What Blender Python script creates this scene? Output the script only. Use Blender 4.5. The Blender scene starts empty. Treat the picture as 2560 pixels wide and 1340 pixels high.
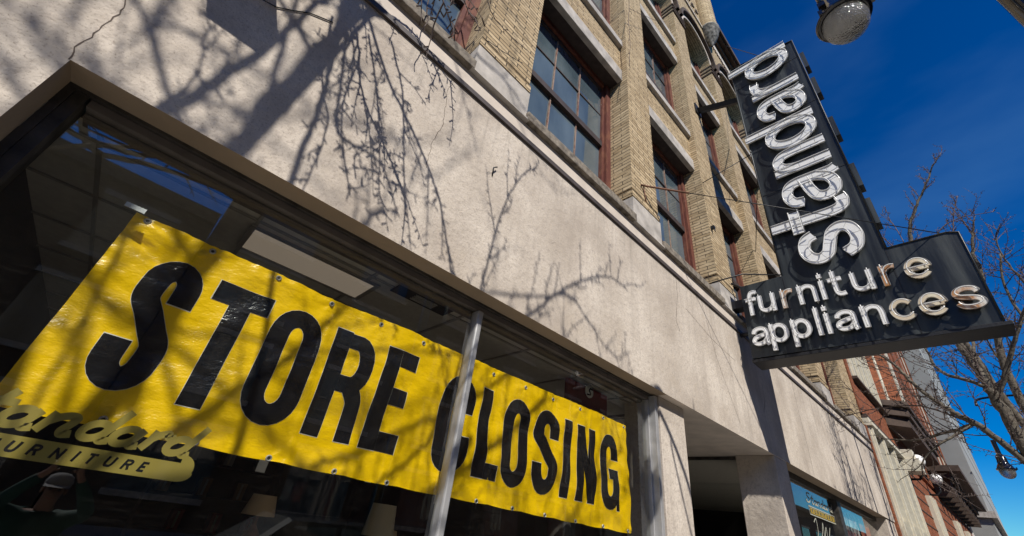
import bpy, bmesh, math, random
from mathutils import Vector, Matrix, noise
random.seed(7)
SC = bpy.context.scene
COL = SC.collection
# ------------------------------------------------------------------ camera
cam_d = bpy.data.cameras.new("camera")
cam_d.sensor_width = 36.0
cam_d.lens = 14.407
cam_d.clip_start = 0.02
cam_d.clip_end = 2000
cam = bpy.data.objects.new("camera", cam_d)
COL.objects.link(cam)
YAW, PITCH, ROLL = 0.694497801, 0.562341385, 0.147877260
fwd = Vector((math.sin(YAW)*math.cos(PITCH), math.cos(YAW)*math.cos(PITCH), math.sin(PITCH)))
rgt = Vector((math.cos(YAW), -math.sin(YAW), 0)); upv = rgt.cross(fwd)
c_, s_ = math.cos(ROLL), math.sin(ROLL)
r2_ = c_*rgt + s_*upv; u2_ = -s_*rgt + c_*upv
M = Matrix((r2_, u2_, -fwd)).transposed().to_4x4()
M.translation = Vector((0, -2.0, 1.5))
cam.matrix_world = M
SC.camera = cam
# ------------------------------------------------------------------ world and sun
SUN = Vector((-0.525, -1.0, 1.16)).normalized()
EL = math.asin(SUN.z); ROT = math.atan2(SUN.x, SUN.y)
W = bpy.data.worlds.new("World"); SC.world = W; W.use_nodes = True
nt = W.node_tree; nt.nodes.clear()
def wn(t): return nt.nodes.new(t)
sky = wn('ShaderNodeTexSky'); sky.sky_type = 'NISHITA'; sky.sun_disc = False
sky.sun_elevation = EL; sky.sun_rotation = ROT
sky.air_density = 1.0; sky.dust_density = 0.25; sky.ozone_density = 4.0
hs = wn('ShaderNodeHueSaturation'); hs.inputs['Saturation'].default_value = 1.62; hs.inputs['Value'].default_value = 1.0; hs.inputs['Hue'].default_value = 0.513
nt.links.new(sky.outputs[0], hs.inputs['Color'])
tc = wn('ShaderNodeTexCoord'); mp = wn('ShaderNodeMapping'); mp.inputs['Scale'].default_value = (1.1, 1.1, 3.2)
mp.inputs['Rotation'].default_value = (0.3, -0.35, 0.2)
no = wn('ShaderNodeTexNoise'); no.inputs['Scale'].default_value = 1.7; no.inputs['Detail'].default_value = 5; no.inputs['Roughness'].default_value = 0.5
nt.links.new(tc.outputs['Generated'], mp.inputs[0]); nt.links.new(mp.outputs[0], no.inputs['Vector'])
cr = wn('ShaderNodeValToRGB'); cr.color_ramp.elements[0].position = 0.48; cr.color_ramp.elements[1].position = 0.85
cr.color_ramp.elements[1].color = (0.16, 0.16, 0.16, 1); cr.color_ramp.elements[0].color = (0, 0, 0, 1)
nt.links.new(no.outputs['Fac'], cr.inputs[0])
mx = wn('ShaderNodeMixRGB'); mx.inputs['Color2'].default_value = (3.6, 5.0, 7.6, 1)
nt.links.new(cr.outputs[0], mx.inputs['Fac']); nt.links.new(hs.outputs[0], mx.inputs['Color1'])
sx_ = wn('ShaderNodeSeparateXYZ'); nt.links.new(tc.outputs['Generated'], sx_.inputs[0])
gr = wn('ShaderNodeValToRGB'); gr.color_ramp.elements[0].position = 0.1; gr.color_ramp.elements[1].position = 0.85
gr.color_ramp.elements[0].color = (0.55, 1.0, 1.0, 1); gr.color_ramp.elements[1].color = (0.52, 0.66, 0.70, 1)
nt.links.new(sx_.outputs['Z'], gr.inputs[0])
mg = wn('ShaderNodeMixRGB'); mg.blend_type = 'MULTIPLY'; mg.inputs['Fac'].default_value = 1.0
nt.links.new(mx.outputs[0], mg.inputs['Color1']); nt.links.new(gr.outputs[0], mg.inputs['Color2'])
bg = wn('ShaderNodeBackground'); bg.inputs['Strength'].default_value = 0.098
wo = wn('ShaderNodeOutputWorld')
nt.links.new(mg.outputs[0], bg.inputs[0]); nt.links.new(bg.outputs[0], wo.inputs[0])
sd = bpy.data.lights.new("sun", 'SUN'); sd.energy = 4.3; sd.angle = math.radians(0.48); sd.color = (1.0, 0.955, 0.88)
so = bpy.data.objects.new("sun", sd); COL.objects.link(so)
so.rotation_euler = SUN.to_track_quat('Z', 'Y').to_euler()
SC.view_settings.view_transform = 'Standard'; SC.view_settings.look = 'None'
SC.view_settings.exposure = 0.38; SC.view_settings.gamma = 1.0
SC.cycles.max_bounces = 10; SC.cycles.transparent_max_bounces = 16

# ------------------------------------------------------------------ materials
def newmat(name):
    m = bpy.data.materials.new(name); m.use_nodes = True
    return m, m.node_tree, m.node_tree.nodes['Principled BSDF']
def simple(name, col, rough=0.6, metal=0.0, var=0.0, scale=8.0, bump=0.0, bscale=40.0, spec=0.5, coat=0.0, dirt=None):
    m, t, b = newmat(name)
    b.inputs['Base Color'].default_value = (*col, 1); b.inputs['Roughness'].default_value = rough
    b.inputs['Metallic'].default_value = metal; b.inputs['Specular IOR Level'].default_value = spec
    b.inputs['Coat Weight'].default_value = coat
    tcn = t.nodes.new('ShaderNodeTexCoord')
    if var > 0 or dirt:
        n = t.nodes.new('ShaderNodeTexNoise'); n.inputs['Scale'].default_value = scale; n.inputs['Detail'].default_value = 6
        t.links.new(tcn.outputs['Object'], n.inputs['Vector'])
        r = t.nodes.new('ShaderNodeValToRGB')
        r.color_ramp.elements[0].position = 0.3; r.color_ramp.elements[1].position = 0.7
        lo = dirt if dirt else tuple(c*(1-var) for c in col)
        r.color_ramp.elements[0].color = (*lo, 1); r.color_ramp.elements[1].color = (*[min(1, c*(1+var*0.6)) for c in col], 1)
        t.links.new(n.outputs['Fac'], r.inputs[0]); t.links.new(r.outputs[0], b.inputs['Base Color'])
    if bump > 0:
        n2 = t.nodes.new('ShaderNodeTexNoise'); n2.inputs['Scale'].default_value = bscale; n2.inputs['Detail'].default_value = 4
        t.links.new(tcn.outputs['Object'], n2.inputs['Vector'])
        bp = t.nodes.new('ShaderNodeBump'); bp.inputs['Strength'].default_value = bump; bp.inputs['Distance'].default_value = 0.01
        t.links.new(n2.outputs['Fac'], bp.inputs['Height']); t.links.new(bp.outputs[0], b.inputs['Normal'])
    return m
def noise_node(t, vec, scale, detail=5, rough=0.55):
    n = t.nodes.new('ShaderNodeTexNoise'); n.inputs['Scale'].default_value = scale
    n.inputs['Detail'].default_value = detail; n.inputs['Roughness'].default_value = rough
    t.links.new(vec, n.inputs['Vector']); return n.outputs['Fac']
def ramp(t, fac, p0, c0, p1, c1):
    r = t.nodes.new('ShaderNodeValToRGB'); e = r.color_ramp.elements
    e[0].position = p0; e[1].position = p1; e[0].color = (*c0, 1); e[1].color = (*c1, 1)
    t.links.new(fac, r.inputs[0]); return r.outputs[0]
def mix(t, fac, a, b, mode='MIX'):
    n = t.nodes.new('ShaderNodeMixRGB'); n.blend_type = mode
    for k, v in (('Fac', fac), ('Color1', a), ('Color2', b)):
        if isinstance(v, (int, float)): n.inputs[k].default_value = v
        elif isinstance(v, tuple): n.inputs[k].default_value = (*v, 1)
        else: t.links.new(v, n.inputs[k])
    return n.outputs[0]
def mapping(t, vec, sc):
    n = t.nodes.new('ShaderNodeMapping'); n.inputs['Scale'].default_value = sc
    t.links.new(vec, n.inputs[0]); return n.outputs[0]
def bump(t, b, h, strength, dist, prev=None):
    n = t.nodes.new('ShaderNodeBump'); n.inputs['Strength'].default_value = strength; n.inputs['Distance'].default_value = dist
    t.links.new(h, n.inputs['Height'])
    if prev: t.links.new(prev, n.inputs['Normal'])
    t.links.new(n.outputs[0], b.inputs['Normal']); return n.outputs[0]

def mat_stucco():
    m, t, b = newmat('painted_stucco'); b.inputs['Roughness'].default_value = 0.9; b.inputs['Specular IOR Level'].default_value = 0.2
    o = t.nodes.new('ShaderNodeTexCoord').outputs['Object']
    base = ramp(t, noise_node(t, o, 1.6, 6), 0.34, (0.45, 0.385, 0.32), 0.64, (0.645, 0.57, 0.485))
    st = noise_node(t, mapping(t, o, (7, 7, 0.5)), 1.0, 5, 0.6)
    sp_ = t.nodes.new('ShaderNodeSeparateXYZ'); t.links.new(o, sp_.inputs[0])
    mr_ = t.nodes.new('ShaderNodeMapRange'); mr_.inputs['From Min'].default_value = 1.0; mr_.inputs['From Max'].default_value = 6.0; mr_.inputs['To Min'].default_value = 0.25; mr_.inputs['To Max'].default_value = 1.0
    t.links.new(sp_.outputs['X'], mr_.inputs[0])
    st_ = t.nodes.new('ShaderNodeMath'); st_.operation = 'MULTIPLY'; t.links.new(mr_.outputs[0], st_.inputs[1]); t.links.new(ramp(t, st, 0.50, (0, 0, 0), 0.74, (0.75, 0.75, 0.75)), st_.inputs[0])
    base = mix(t, st_.outputs[0], base, (0.36, 0.31, 0.26))
    zr = t.nodes.new('ShaderNodeMapRange'); zr.inputs['From Min'].default_value = 3.7; zr.inputs['From Max'].default_value = 4.47; t.links.new(sp_.outputs['Z'], zr.inputs[0])
    dr = t.nodes.new('ShaderNodeMath'); dr.operation = 'MULTIPLY'; t.links.new(zr.outputs[0], dr.inputs[0]); t.links.new(ramp(t, noise_node(t, mapping(t, o, (16, 16, 0.25)), 1.0, 4, 0.6), 0.52, (0, 0, 0), 0.72, (0.7, 0.7, 0.7)), dr.inputs[1])
    base = mix(t, dr.outputs[0], base, (0.27, 0.24, 0.205))
    base = mix(t, ramp(t, noise_node(t, o, 0.9, 5, 0.7), 0.56, (0, 0, 0), 0.70, (0.4, 0.4, 0.4)), base, (0.47, 0.385, 0.29))
    sp = noise_node(t, o, 26, 6, 0.7)
    base = mix(t, ramp(t, sp, 0.50, (0, 0, 0), 0.70, (0.8, 0.8, 0.8)), base, (0.38, 0.325, 0.28))
    sp2 = noise_node(t, o, 95, 3, 0.6)
    base = mix(t, ramp(t, sp2, 0.56, (0, 0, 0), 0.68, (0.8, 0.8, 0.8)), base, (0.32, 0.265, 0.215))
    t.links.new(base, b.inputs['Base Color'])
    p = bump(t, b, noise_node(t, o, 52, 5, 0.65), 0.42, 0.011)
    p = bump(t, b, noise_node(t, o, 14, 3), 0.35, 0.02, p)
    return m
def mat_brick(name, c1, c2, mortar, w=0.23, h=0.055, ms=0.0045, uvscale=1.0):
    m, t, b = newmat(name); b.inputs['Roughness'].default_value = 0.85; b.inputs['Specular IOR Level'].default_value = 0.25
    uv = t.nodes.new('ShaderNodeUVMap').outputs[0]
    o = t.nodes.new('ShaderNodeTexCoord').outputs['Object']
    wob = t.nodes.new('ShaderNodeTexNoise'); wob.inputs['Scale'].default_value = 9
    t.links.new(o, wob.inputs['Vector'])
    va = t.nodes.new('ShaderNodeVectorMath'); va.operation = 'MULTIPLY_ADD'
    t.links.new(wob.outputs['Color'], va.inputs[0]); va.inputs[1].default_value = (0.006, 0.006, 0); t.links.new(uv, va.inputs[2])
    bt = t.nodes.new('ShaderNodeTexBrick'); t.links.new(va.outputs[0], bt.inputs['Vector'])
    bt.inputs['Scale'].default_value = uvscale; bt.inputs['Brick Width'].default_value = w; bt.inputs['Row Height'].default_value = h
    bt.inputs['Mortar Size'].default_value = ms; bt.inputs['Mortar Smooth'].default_value = 0.2; bt.inputs['Bias'].default_value = 0.0
    bt.inputs['Color1'].default_value = (*c1, 1); bt.inputs['Color2'].default_value = (*c2, 1); bt.inputs['Mortar'].default_value = (*mortar, 1)
    v = noise_node(t, o, 2.2, 6, 0.6)
    colr = mix(t, ramp(t, v, 0.38, (0.25, 0.25, 0.25), 0.68, (0, 0, 0)), bt.outputs['Color'], tuple(c*0.45 for c in c2))
    v2 = noise_node(t, mapping(t, uv, (9, 28, 1)), 1.0, 4, 0.7)
    colr = mix(t, ramp(t, v2, 0.50, (0, 0, 0), 0.68, (0.7, 0.7, 0.7)), colr, tuple(c*0.40 for c in c2))
    v3 = noise_node(t, mapping(t, uv, (5, 19, 1)), 1.0, 2, 0.5)
    colr = mix(t, ramp(t, v3, 0.55, (0, 0, 0), 0.70, (0.5, 0.5, 0.5)), colr, tuple(min(1, c*1.25) for c in c1))
    t.links.new(colr, b.inputs['Base Color'])
    inv = t.nodes.new('ShaderNodeMath'); inv.operation = 'SUBTRACT'; inv.inputs[0].default_value = 1.0; t.links.new(bt.outputs['Fac'], inv.inputs[1])
    p = bump(t, b, inv.outputs[0], 1.0, 0.009)
    bump(t, b, noise_node(t, o, 90, 3), 0.3, 0.004, p)
    return m
def mat_peel(name, c_paint, c_under, c_old, scale=14):
    m, t, b = newmat(name); b.inputs['Roughness'].default_value = 0.7; b.inputs['Specular IOR Level'].default_value = 0.3
    o = t.nodes.new('ShaderNodeTexCoord').outputs['Object']
    vv = mapping(t, o, (1, 1, 0.35))
    base = mix(t, ramp(t, noise_node(t, vv, scale, 6, 0.65), 0.45, (0, 0, 0), 0.62, (1, 1, 1)), c_paint, c_under)
    base = mix(t, ramp(t, noise_node(t, mapping(t, o, (1, 1, 0.5)), scale*2.2, 5, 0.7), 0.68, (0, 0, 0), 0.72, (1, 1, 1)), base, c_old)
    t.links.new(base, b.inputs['Base Color'])
    bump(t, b, noise_node(t, vv, scale*2, 5), 0.5, 0.006)
    return m
def mat_thin_glass(name, tint=(0.86, 0.88, 0.86), boost=1.0):
    m = bpy.data.materials.new(name); m.use_nodes = True; t = m.node_tree; t.nodes.clear()
    out = t.nodes.new('ShaderNodeOutputMaterial'); tr = t.nodes.new('ShaderNodeBsdfTransparent'); gl = t.nodes.new('ShaderNodeBsdfGlossy')
    tr.inputs[0].default_value = (*tint, 1); gl.inputs['Roughness'].default_value = 0.0; gl.inputs[0].default_value = (1, 1, 1, 1)
    fr = t.nodes.new('ShaderNodeLayerWeight'); fr.inputs['Blend'].default_value = 0.5
    pw = t.nodes.new('ShaderNodeMath'); pw.operation = 'POWER'; pw.inputs[1].default_value = 5.0; t.links.new(fr.outputs['Facing'], pw.inputs[0])
    mu = t.nodes.new('ShaderNodeMath'); mu.operation = 'MULTIPLY_ADD'; mu.use_clamp = True; mu.inputs[1].default_value = 0.93; mu.inputs[2].default_value = 0.07*boost
    t.links.new(pw.outputs[0], mu.inputs[0])
    ms = t.nodes.new('ShaderNodeMixShader'); t.links.new(mu.outputs[0], ms.inputs[0]); t.links.new(tr.outputs[0], ms.inputs[1]); t.links.new(gl.outputs[0], ms.inputs[2])
    # a thin film of dust
    df = t.nodes.new('ShaderNodeBsdfDiffuse'); df.inputs[0].default_value = (0.5, 0.48, 0.44, 1)
    o = t.nodes.new('ShaderNodeTexCoord').outputs['Object']
    d = ramp(t, noise_node(t, mapping(t, o, (1.0, 1.0, 9.0)), 9.0, 8, 0.8), 0.52, (0.002, 0.002, 0.002), 0.9, (0.028, 0.028, 0.028))
    ms2 = t.nodes.new('ShaderNodeMixShader'); t.links.new(d, ms2.inputs[0]); t.links.new(ms.outputs[0], ms2.inputs[1]); t.links.new(df.outputs[0], ms2.inputs[2])
    t.links.new(ms2.outputs[0], out.inputs[0]); return m
def mat_dark_glass():
    m, t, b = newmat('upper_window_glass'); b.inputs['Roughness'].default_value = 0.02; b.inputs['IOR'].default_value = 1.9
    o = t.nodes.new('ShaderNodeTexCoord').outputs['Object']
    base = ramp(t, noise_node(t, mapping(t, o, (1.3, 1, 0.5)), 1.1, 4), 0.35, (0.045, 0.068, 0.085), 0.7, (0.13, 0.17, 0.19))  # pale blue-grey tone paints in sky reflection along with dusty haze
    t.links.new(base, b.inputs['Base Color'])
    bump(t, b, noise_node(t, o, 1.3, 1), 0.05, 0.05)
    return m

MT = {}
MT['stucco'] = mat_stucco()
MT['brick'] = mat_brick('buff_brick', (0.64, 0.495, 0.305), (0.44, 0.32, 0.18), (0.055, 0.045, 0.035), w=0.27, h=0.059, ms=0.0062)
MT['redbrick'] = mat_brick('red_brick', (0.36, 0.12, 0.055), (0.22, 0.07, 0.03), (0.16, 0.09, 0.06), w=0.2, h=0.07)
MT['stone'] = simple('pale_limestone', (0.46, 0.42, 0.375), 0.85, var=0.35, scale=6, bump=0.3, bscale=30)
MT['fascia'] = simple('cream_paint', (0.60, 0.52, 0.44), 0.8, var=0.15, scale=5, bump=0.15)
MT['sill'] = simple('weathered_sill', (0.30, 0.255, 0.20), 0.9, scale=16, dirt=(0.09, 0.075, 0.06), bump=0.5, bscale=50)
MT['flash'] = simple('brown_metal_flashing', (0.07, 0.055, 0.05), 0.6, var=0.3)
MT['frame'] = mat_peel('peeling_red_paint', (0.115, 0.034, 0.024), (0.18, 0.07, 0.04), (0.62, 0.55, 0.48))
MT['muntin'] = mat_peel('weathered_muntin', (0.30, 0.22, 0.17), (0.16, 0.06, 0.04), (0.6, 0.55, 0.48), 22)
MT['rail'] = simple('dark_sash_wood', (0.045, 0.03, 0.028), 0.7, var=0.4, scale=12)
MT['dglass'] = mat_dark_glass()
MT['glass'] = mat_thin_glass('storefront_glass', boost=1.9)
MT['alu'] = simple('brushed_aluminium', (0.46, 0.455, 0.45), 0.5, metal=0.45, var=0.25, scale=7)
MT['bronze'] = simple('dark_bronze_frame', (0.085, 0.075, 0.065), 0.5, metal=0.3, scale=12, dirt=(0.03, 0.027, 0.024), bump=0.2)
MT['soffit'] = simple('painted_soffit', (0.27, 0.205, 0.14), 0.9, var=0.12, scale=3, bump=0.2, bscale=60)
MT['black'] = simple('black_rubber', (0.012, 0.012, 0.012), 0.6)
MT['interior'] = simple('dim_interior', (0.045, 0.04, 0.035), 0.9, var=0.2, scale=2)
MT['ceil'] = simple('ceiling_tile', (0.50, 0.46, 0.40), 0.95, var=0.1, scale=20, bump=0.2, bscale=120)
MT['grid'] = simple('ceiling_grid', (0.26, 0.24, 0.21), 0.6)
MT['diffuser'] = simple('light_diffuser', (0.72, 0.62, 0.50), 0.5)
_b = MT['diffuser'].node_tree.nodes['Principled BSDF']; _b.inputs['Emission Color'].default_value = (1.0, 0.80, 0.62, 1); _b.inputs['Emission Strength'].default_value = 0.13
MT['signblack'] = None
MT['crack'] = simple('crack_brown_line', (0.10, 0.075, 0.06), 0.9)  # plain dark brown of the crack ribbons
MT['iron'] = simple('black_iron', (0.015, 0.015, 0.017), 0.5, metal=0.2, bump=0.2)
MT['gloss'] = simple('gloss_black_enamel', (0.008, 0.008, 0.01), 0.12, coat=0.6)
MT['rust'] = simple('rusty_metal', (0.20, 0.09, 0.05), 0.8, var=0.5, scale=20, bump=0.3)
MT['concrete'] = simple('sidewalk_concrete', (0.30, 0.285, 0.26), 0.9, var=0.2, scale=2, bump=0.2)
MT['asphalt'] = simple('asphalt', (0.05, 0.05, 0.052), 0.9, var=0.25, scale=4, bump=0.3, bscale=90)
MT['carved'] = simple('carved_terracotta', (0.30, 0.28, 0.25), 0.9, scale=11, dirt=(0.03, 0.028, 0.025), bump=1.0, bscale=14)
MT['cornice'] = simple('brown_cornice', (0.07, 0.045, 0.032), 0.8, var=0.4, scale=6)
MT['grey'] = simple('grey_render', (0.30, 0.30, 0.285), 0.9, var=0.15, scale=0.6)
MT['cream'] = simple('cream_joinery', (0.62, 0.57, 0.45), 0.6, var=0.15)
MT['bark'] = simple('grey_brown_bark', (0.17, 0.145, 0.11), 0.95, scale=18, dirt=(0.05, 0.04, 0.03), bump=1.0, bscale=40)
MT['twig'] = simple('dark_twig_bark', (0.115, 0.085, 0.075), 0.9, var=0.3, scale=10)
MT['redtwig'] = simple('reddish_twig_bark', (0.155, 0.105, 0.09), 0.85, var=0.3, scale=10)
MT['globe'] = simple('opal_glass_globe', (0.85, 0.83, 0.80), 0.35)
MT['white'] = simple('white_paint', (0.78, 0.77, 0.74), 0.5)

# ------------------------------------------------------------------ mesh building
class MB:
    def __init__(s): s.v = []; s.f = []; s.mi = []; s.sm = []
    def quad(s, a, b, c, d, mi=0, sm=False):
        n = len(s.v); s.v += [tuple(a), tuple(b), tuple(c), tuple(d)]; s.f.append((n, n+1, n+2, n+3)); s.mi.append(mi); s.sm.append(sm)
    def poly(s, pts, mi=0):
        n = len(s.v); s.v += [tuple(p) for p in pts]; s.f.append(tuple(range(n, n+len(pts)))); s.mi.append(mi); s.sm.append(False)
    def box(s, x0, x1, y0, y1, z0, z1, mi=0):
        n = len(s.v)
        s.v += [(x0,y0,z0),(x1,y0,z0),(x1,y1,z0),(x0,y1,z0),(x0,y0,z1),(x1,y0,z1),(x1,y1,z1),(x0,y1,z1)]
        for q in ((0,3,2,1),(4,5,6,7),(0,1,5,4),(1,2,6,5),(2,3,7,6),(3,0,4,7)):
            s.f.append(tuple(n+i for i in q)); s.mi.append(mi); s.sm.append(False)
    def tube(s, pts, rad, n=6, cap=True, mi=0):
        pts = [Vector(p) for p in pts]
        if not hasattr(rad, '__len__'): rad = [rad]*len(pts)
        base = len(s.v); ref = Vector((0.31, 0.17, 0.93)); u = None
        for i, p in enumerate(pts):
            if i == 0: d = pts[1]-p
            elif i == len(pts)-1: d = p-pts[-2]
            else: d = (pts[i+1]-p).normalized()+(p-pts[i-1]).normalized()
            if d.length < 1e-9: d = Vector((0, 0, 1))
            d.normalize()
            if u is None:
                u = d.cross(ref)
                if u.length < 1e-3: u = d.cross(Vector((1, 0, 0)))
            else: u = u - d*u.dot(d)
            u.normalize(); w = d.cross(u)
            for k in range(n):
                a = 2*math.pi*k/n
                s.v.append(tuple(p+(u*math.cos(a)+w*math.sin(a))*rad[i]))
        for i in range(len(pts)-1):
            for k in range(n):
                k2 = (k+1) % n
                s.f.append((base+i*n+k, base+i*n+k2, base+(i+1)*n+k2, base+(i+1)*n+k)); s.mi.append(mi); s.sm.append(n > 4)
        if cap:
            s.f.append(tuple(base+k for k in range(n))[::-1]); s.mi.append(mi); s.sm.append(False)
            s.f.append(tuple(base+(len(pts)-1)*n+k for k in range(n))); s.mi.append(mi); s.sm.append(False)
    def lathe(s, prof, c=(0,0,0), n=32, mi=0, a0=0, a1=2*math.pi, smooth=True):
        c = Vector(c); base = len(s.v); full = abs(a1-a0-2*math.pi) < 1e-6; m = n if full else n+1
        for (r, z) in prof:
            for k in range(m):
                a = a0+(a1-a0)*k/n
                s.v.append((c.x+r*math.cos(a), c.y+r*math.sin(a), c.z+z))
        for i in range(len(prof)-1):
            for k in range(n):
                k2 = (k+1) % m
                s.f.append((base+i*m+k, base+i*m+k2, base+(i+1)*m+k2, base+(i+1)*m+k)); s.mi.append(mi); s.sm.append(smooth)
    def build(s, name, mats, parent=None, bevel=0.0):
        if not isinstance(mats, (list, tuple)): mats = [mats]
        me = bpy.data.meshes.new(name); me.from_pydata(s.v, [], s.f); me.update()
        for m in mats: me.materials.append(m)
        me.polygons.foreach_set('material_index', s.mi); me.polygons.foreach_set('use_smooth', s.sm)
        uvl = me.uv_layers.new(name='UVMap'); data = [0.0]*(2*len(me.loops)); V = s.v
        for p in me.polygons:
            nx, ny, nz = abs(p.normal.x), abs(p.normal.y), abs(p.normal.z)
            for li in p.loop_indices:
                v = V[me.loops[li].vertex_index]
                if nx >= ny and nx >= nz: q = (v[1], v[2])
                elif ny >= nz: q = (v[0], v[2])
                else: q = (v[0], v[1])
                data[2*li] = q[0]; data[2*li+1] = q[1]
        uvl.data.foreach_set('uv', data)
        o = bpy.data.objects.new(name, me); COL.objects.link(o)
        if parent is not None: o.parent = parent
        if bevel > 0:
            bv = o.modifiers.new('bevel', 'BEVEL'); bv.width = bevel; bv.segments = 2; bv.limit_method = 'ANGLE'
        return o
def boxes(name, L, mat, par, bevel=0.0):
    for b in L:
        q = MB(); q.box(*b); q.build(name, mat, par, bevel)
def tag(o, label, cat, group=None, kind=None):
    if label: o['label'] = label
    if cat: o['category'] = cat
    if group: o['group'] = group
    if kind: o['kind'] = kind
    return o
def thing(name, loc, label, cat, group=None):
    o = bpy.data.objects.new(name, None); COL.objects.link(o); o.location = (0, 0, 0)
    o.empty_display_size = 0.2
    return tag(o, label, cat, group)
def struct(name, mb, mat):
    o = mb.build(name, mat); o['kind'] = 'structure'; return o

def cr_spline(P, n=8, closed=False):
    out = []; N = len(P)
    rng = range(N if closed else N-1)
    for i in rng:
        if closed: p0, p1, p2, p3 = P[(i-1) % N], P[i], P[(i+1) % N], P[(i+2) % N]
        else: p0, p1, p2, p3 = P[max(i-1, 0)], P[i], P[i+1], P[min(i+2, N-1)]
        for k in range(n):
            t = k/n; t2 = t*t; t3 = t2*t
            out.append(tuple(0.5*((2*b)+(-a+c)*t+(2*a-5*b+4*c-d)*t2+(-a+3*b-3*c+d)*t3) for a, b, c, d in zip(p0, p1, p2, p3)))
    if not closed: out.append(tuple(P[-1]))
    return out
def resample(P, step):
    out = [P[0]]
    for a, b in zip(P, P[1:]):
        L = math.dist(a, b); n = max(1, int(math.ceil(L/step)))
        for k in range(1, n+1): out.append(tuple(x+(y-x)*k/n for x, y in zip(a, b)))
    return out
def offset_path(P, closed):
    N = len(P); res = []
    for i in range(N):
        if closed: a, b = P[(i-1) % N], P[(i+1) % N]
        else: a, b = P[max(i-1, 0)], P[min(i+1, N-1)]
        p = P[i]
        def nrm(u, v):
            dx, dy = v[0]-u[0], v[1]-u[1]; L = math.hypot(dx, dy) or 1e-9
            return (-dy/L, dx/L)
        n1 = nrm(a, p) if a != p else nrm(p, b); n2 = nrm(p, b) if b != p else n1
        mxx, myy = n1[0]+n2[0], n1[1]+n2[1]; L = math.hypot(mxx, myy) or 1e-9
        mxx, myy = mxx/L, myy/L; c = max(0.35, mxx*n1[0]+myy*n1[1])
        res.append((mxx/c, myy/c))
    return res
def ribbon(mb, P, w, mapf, h0, h1=None, closed=False, nw=1, mi=0):
    """flat or extruded stroke of width w along the 2-D path P; mapf(u, v, h) gives the 3-D point"""
    if not hasattr(w, '__len__'): w = [w]*len(P)
    nr = offset_path(P, closed); N = len(P); seg = N if closed else N-1
    rows = [[mapf(p[0]+n[0]*ww*(j/nw-0.5), p[1]+n[1]*ww*(j/nw-0.5), h0) for j in range(nw+1)] for p, n, ww in zip(P, nr, w)]
    for i in range(seg):
        a, b = rows[i], rows[(i+1) % N]
        for j in range(nw): mb.quad(a[j], a[j+1], b[j+1], b[j], mi)
    if h1 is not None:
        low = [[mapf(p[0]+n[0]*ww*s, p[1]+n[1]*ww*s, h1) for s in (-0.5, 0.5)] for p, n, ww in zip(P, nr, w)]
        for i in range(seg):
            k = (i+1) % N
            mb.quad(rows[i][0], rows[k][0], low[k][0], low[i][0], mi)
            mb.quad(rows[i][-1], low[i][1], low[k][1], rows[k][-1], mi)
        if not closed:
            for i in (0, N-1): mb.quad(rows[i][0], rows[i][-1], low[i][1], low[i][0], mi)
def arc(cx, cy, rx, ry, a0, a1, n=14):
    return [(cx+rx*math.cos(math.radians(a0+(a1-a0)*k/n)), cy+ry*math.sin(math.radians(a0+(a1-a0)*k/n))) for k in range(n+1)]
# lower-case sans skeletons, x-height 1, stroke about 0.2: (advance, [(path, closed)])
def S_(P, c=False): return (cr_spline(P, 7, c), c)
GL = {
 's': (0.94, [S_([(.80,.70),(.71,.84),(.48,.9),(.25,.84),(.15,.70),(.24,.57),(.48,.50),(.73,.42),(.83,.28),(.74,.15),(.49,.1),(.24,.16),(.13,.31)])]),
 't': (0.66, [S_([(.30,1.34),(.30,.9),(.30,.34),(.36,.15),(.49,.1),(.64,.12)]), ([(.02,.9),(.60,.9)], False)]),
 'a': (0.92, [S_([(.14,.66),(.20,.82),(.44,.9),(.68,.83),(.76,.66),(.76,.3),(.76,.10),(.80,.0)]), S_([(.76,.56),(.46,.51),(.20,.43),(.11,.28),(.19,.14),(.38,.1),(.60,.17),(.76,.36)])]),
 'n': (0.86, [([(.1,0),(.1,1)], False), S_([(.1,.58),(.20,.80),(.44,.9),(.67,.81),(.74,.60),(.74,.3),(.74,0)])]),
 'd': (0.92, [(arc(.43,.5,.33,.4,0,342,22), True), ([(.78,0),(.78,1.38)], False)]),
 'p': (0.92, [(arc(.45,.5,.33,.4,0,342,22), True), ([(.1,-.36),(.1,1)], False)]),
 'r': (0.58, [([(.1,0),(.1,1)], False), S_([(.1,.45),(.14,.68),(.25,.84),(.42,.9),(.57,.88)])]),
 'f': (0.60, [S_([(.24,0),(.24,.6),(.24,1.02),(.32,1.25),(.50,1.3),(.60,1.28)]), ([(.0,.9),(.54,.9)], False)]),
 'u': (0.86, [S_([(.1,1),(.1,.7),(.1,.40),(.17,.19),(.38,.1),(.62,.2),(.74,.44)]), ([(.74,1),(.74,0)], False)]),
 'i': (0.22, [([(.1,0),(.1,1)], False), ([(.1,1.16),(.1,1.36)], False)]),
 'l': (0.22, [([(.1,0),(.1,1.38)], False)]),
 'e': (0.92, [([(.14,.5),(.80,.5)], False), (arc(.46,.5,.36,.4,0,322,20), False)]),
 'c': (0.88, [(arc(.46,.5,.36,.4,38,322,20), False)]),
}
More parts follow.
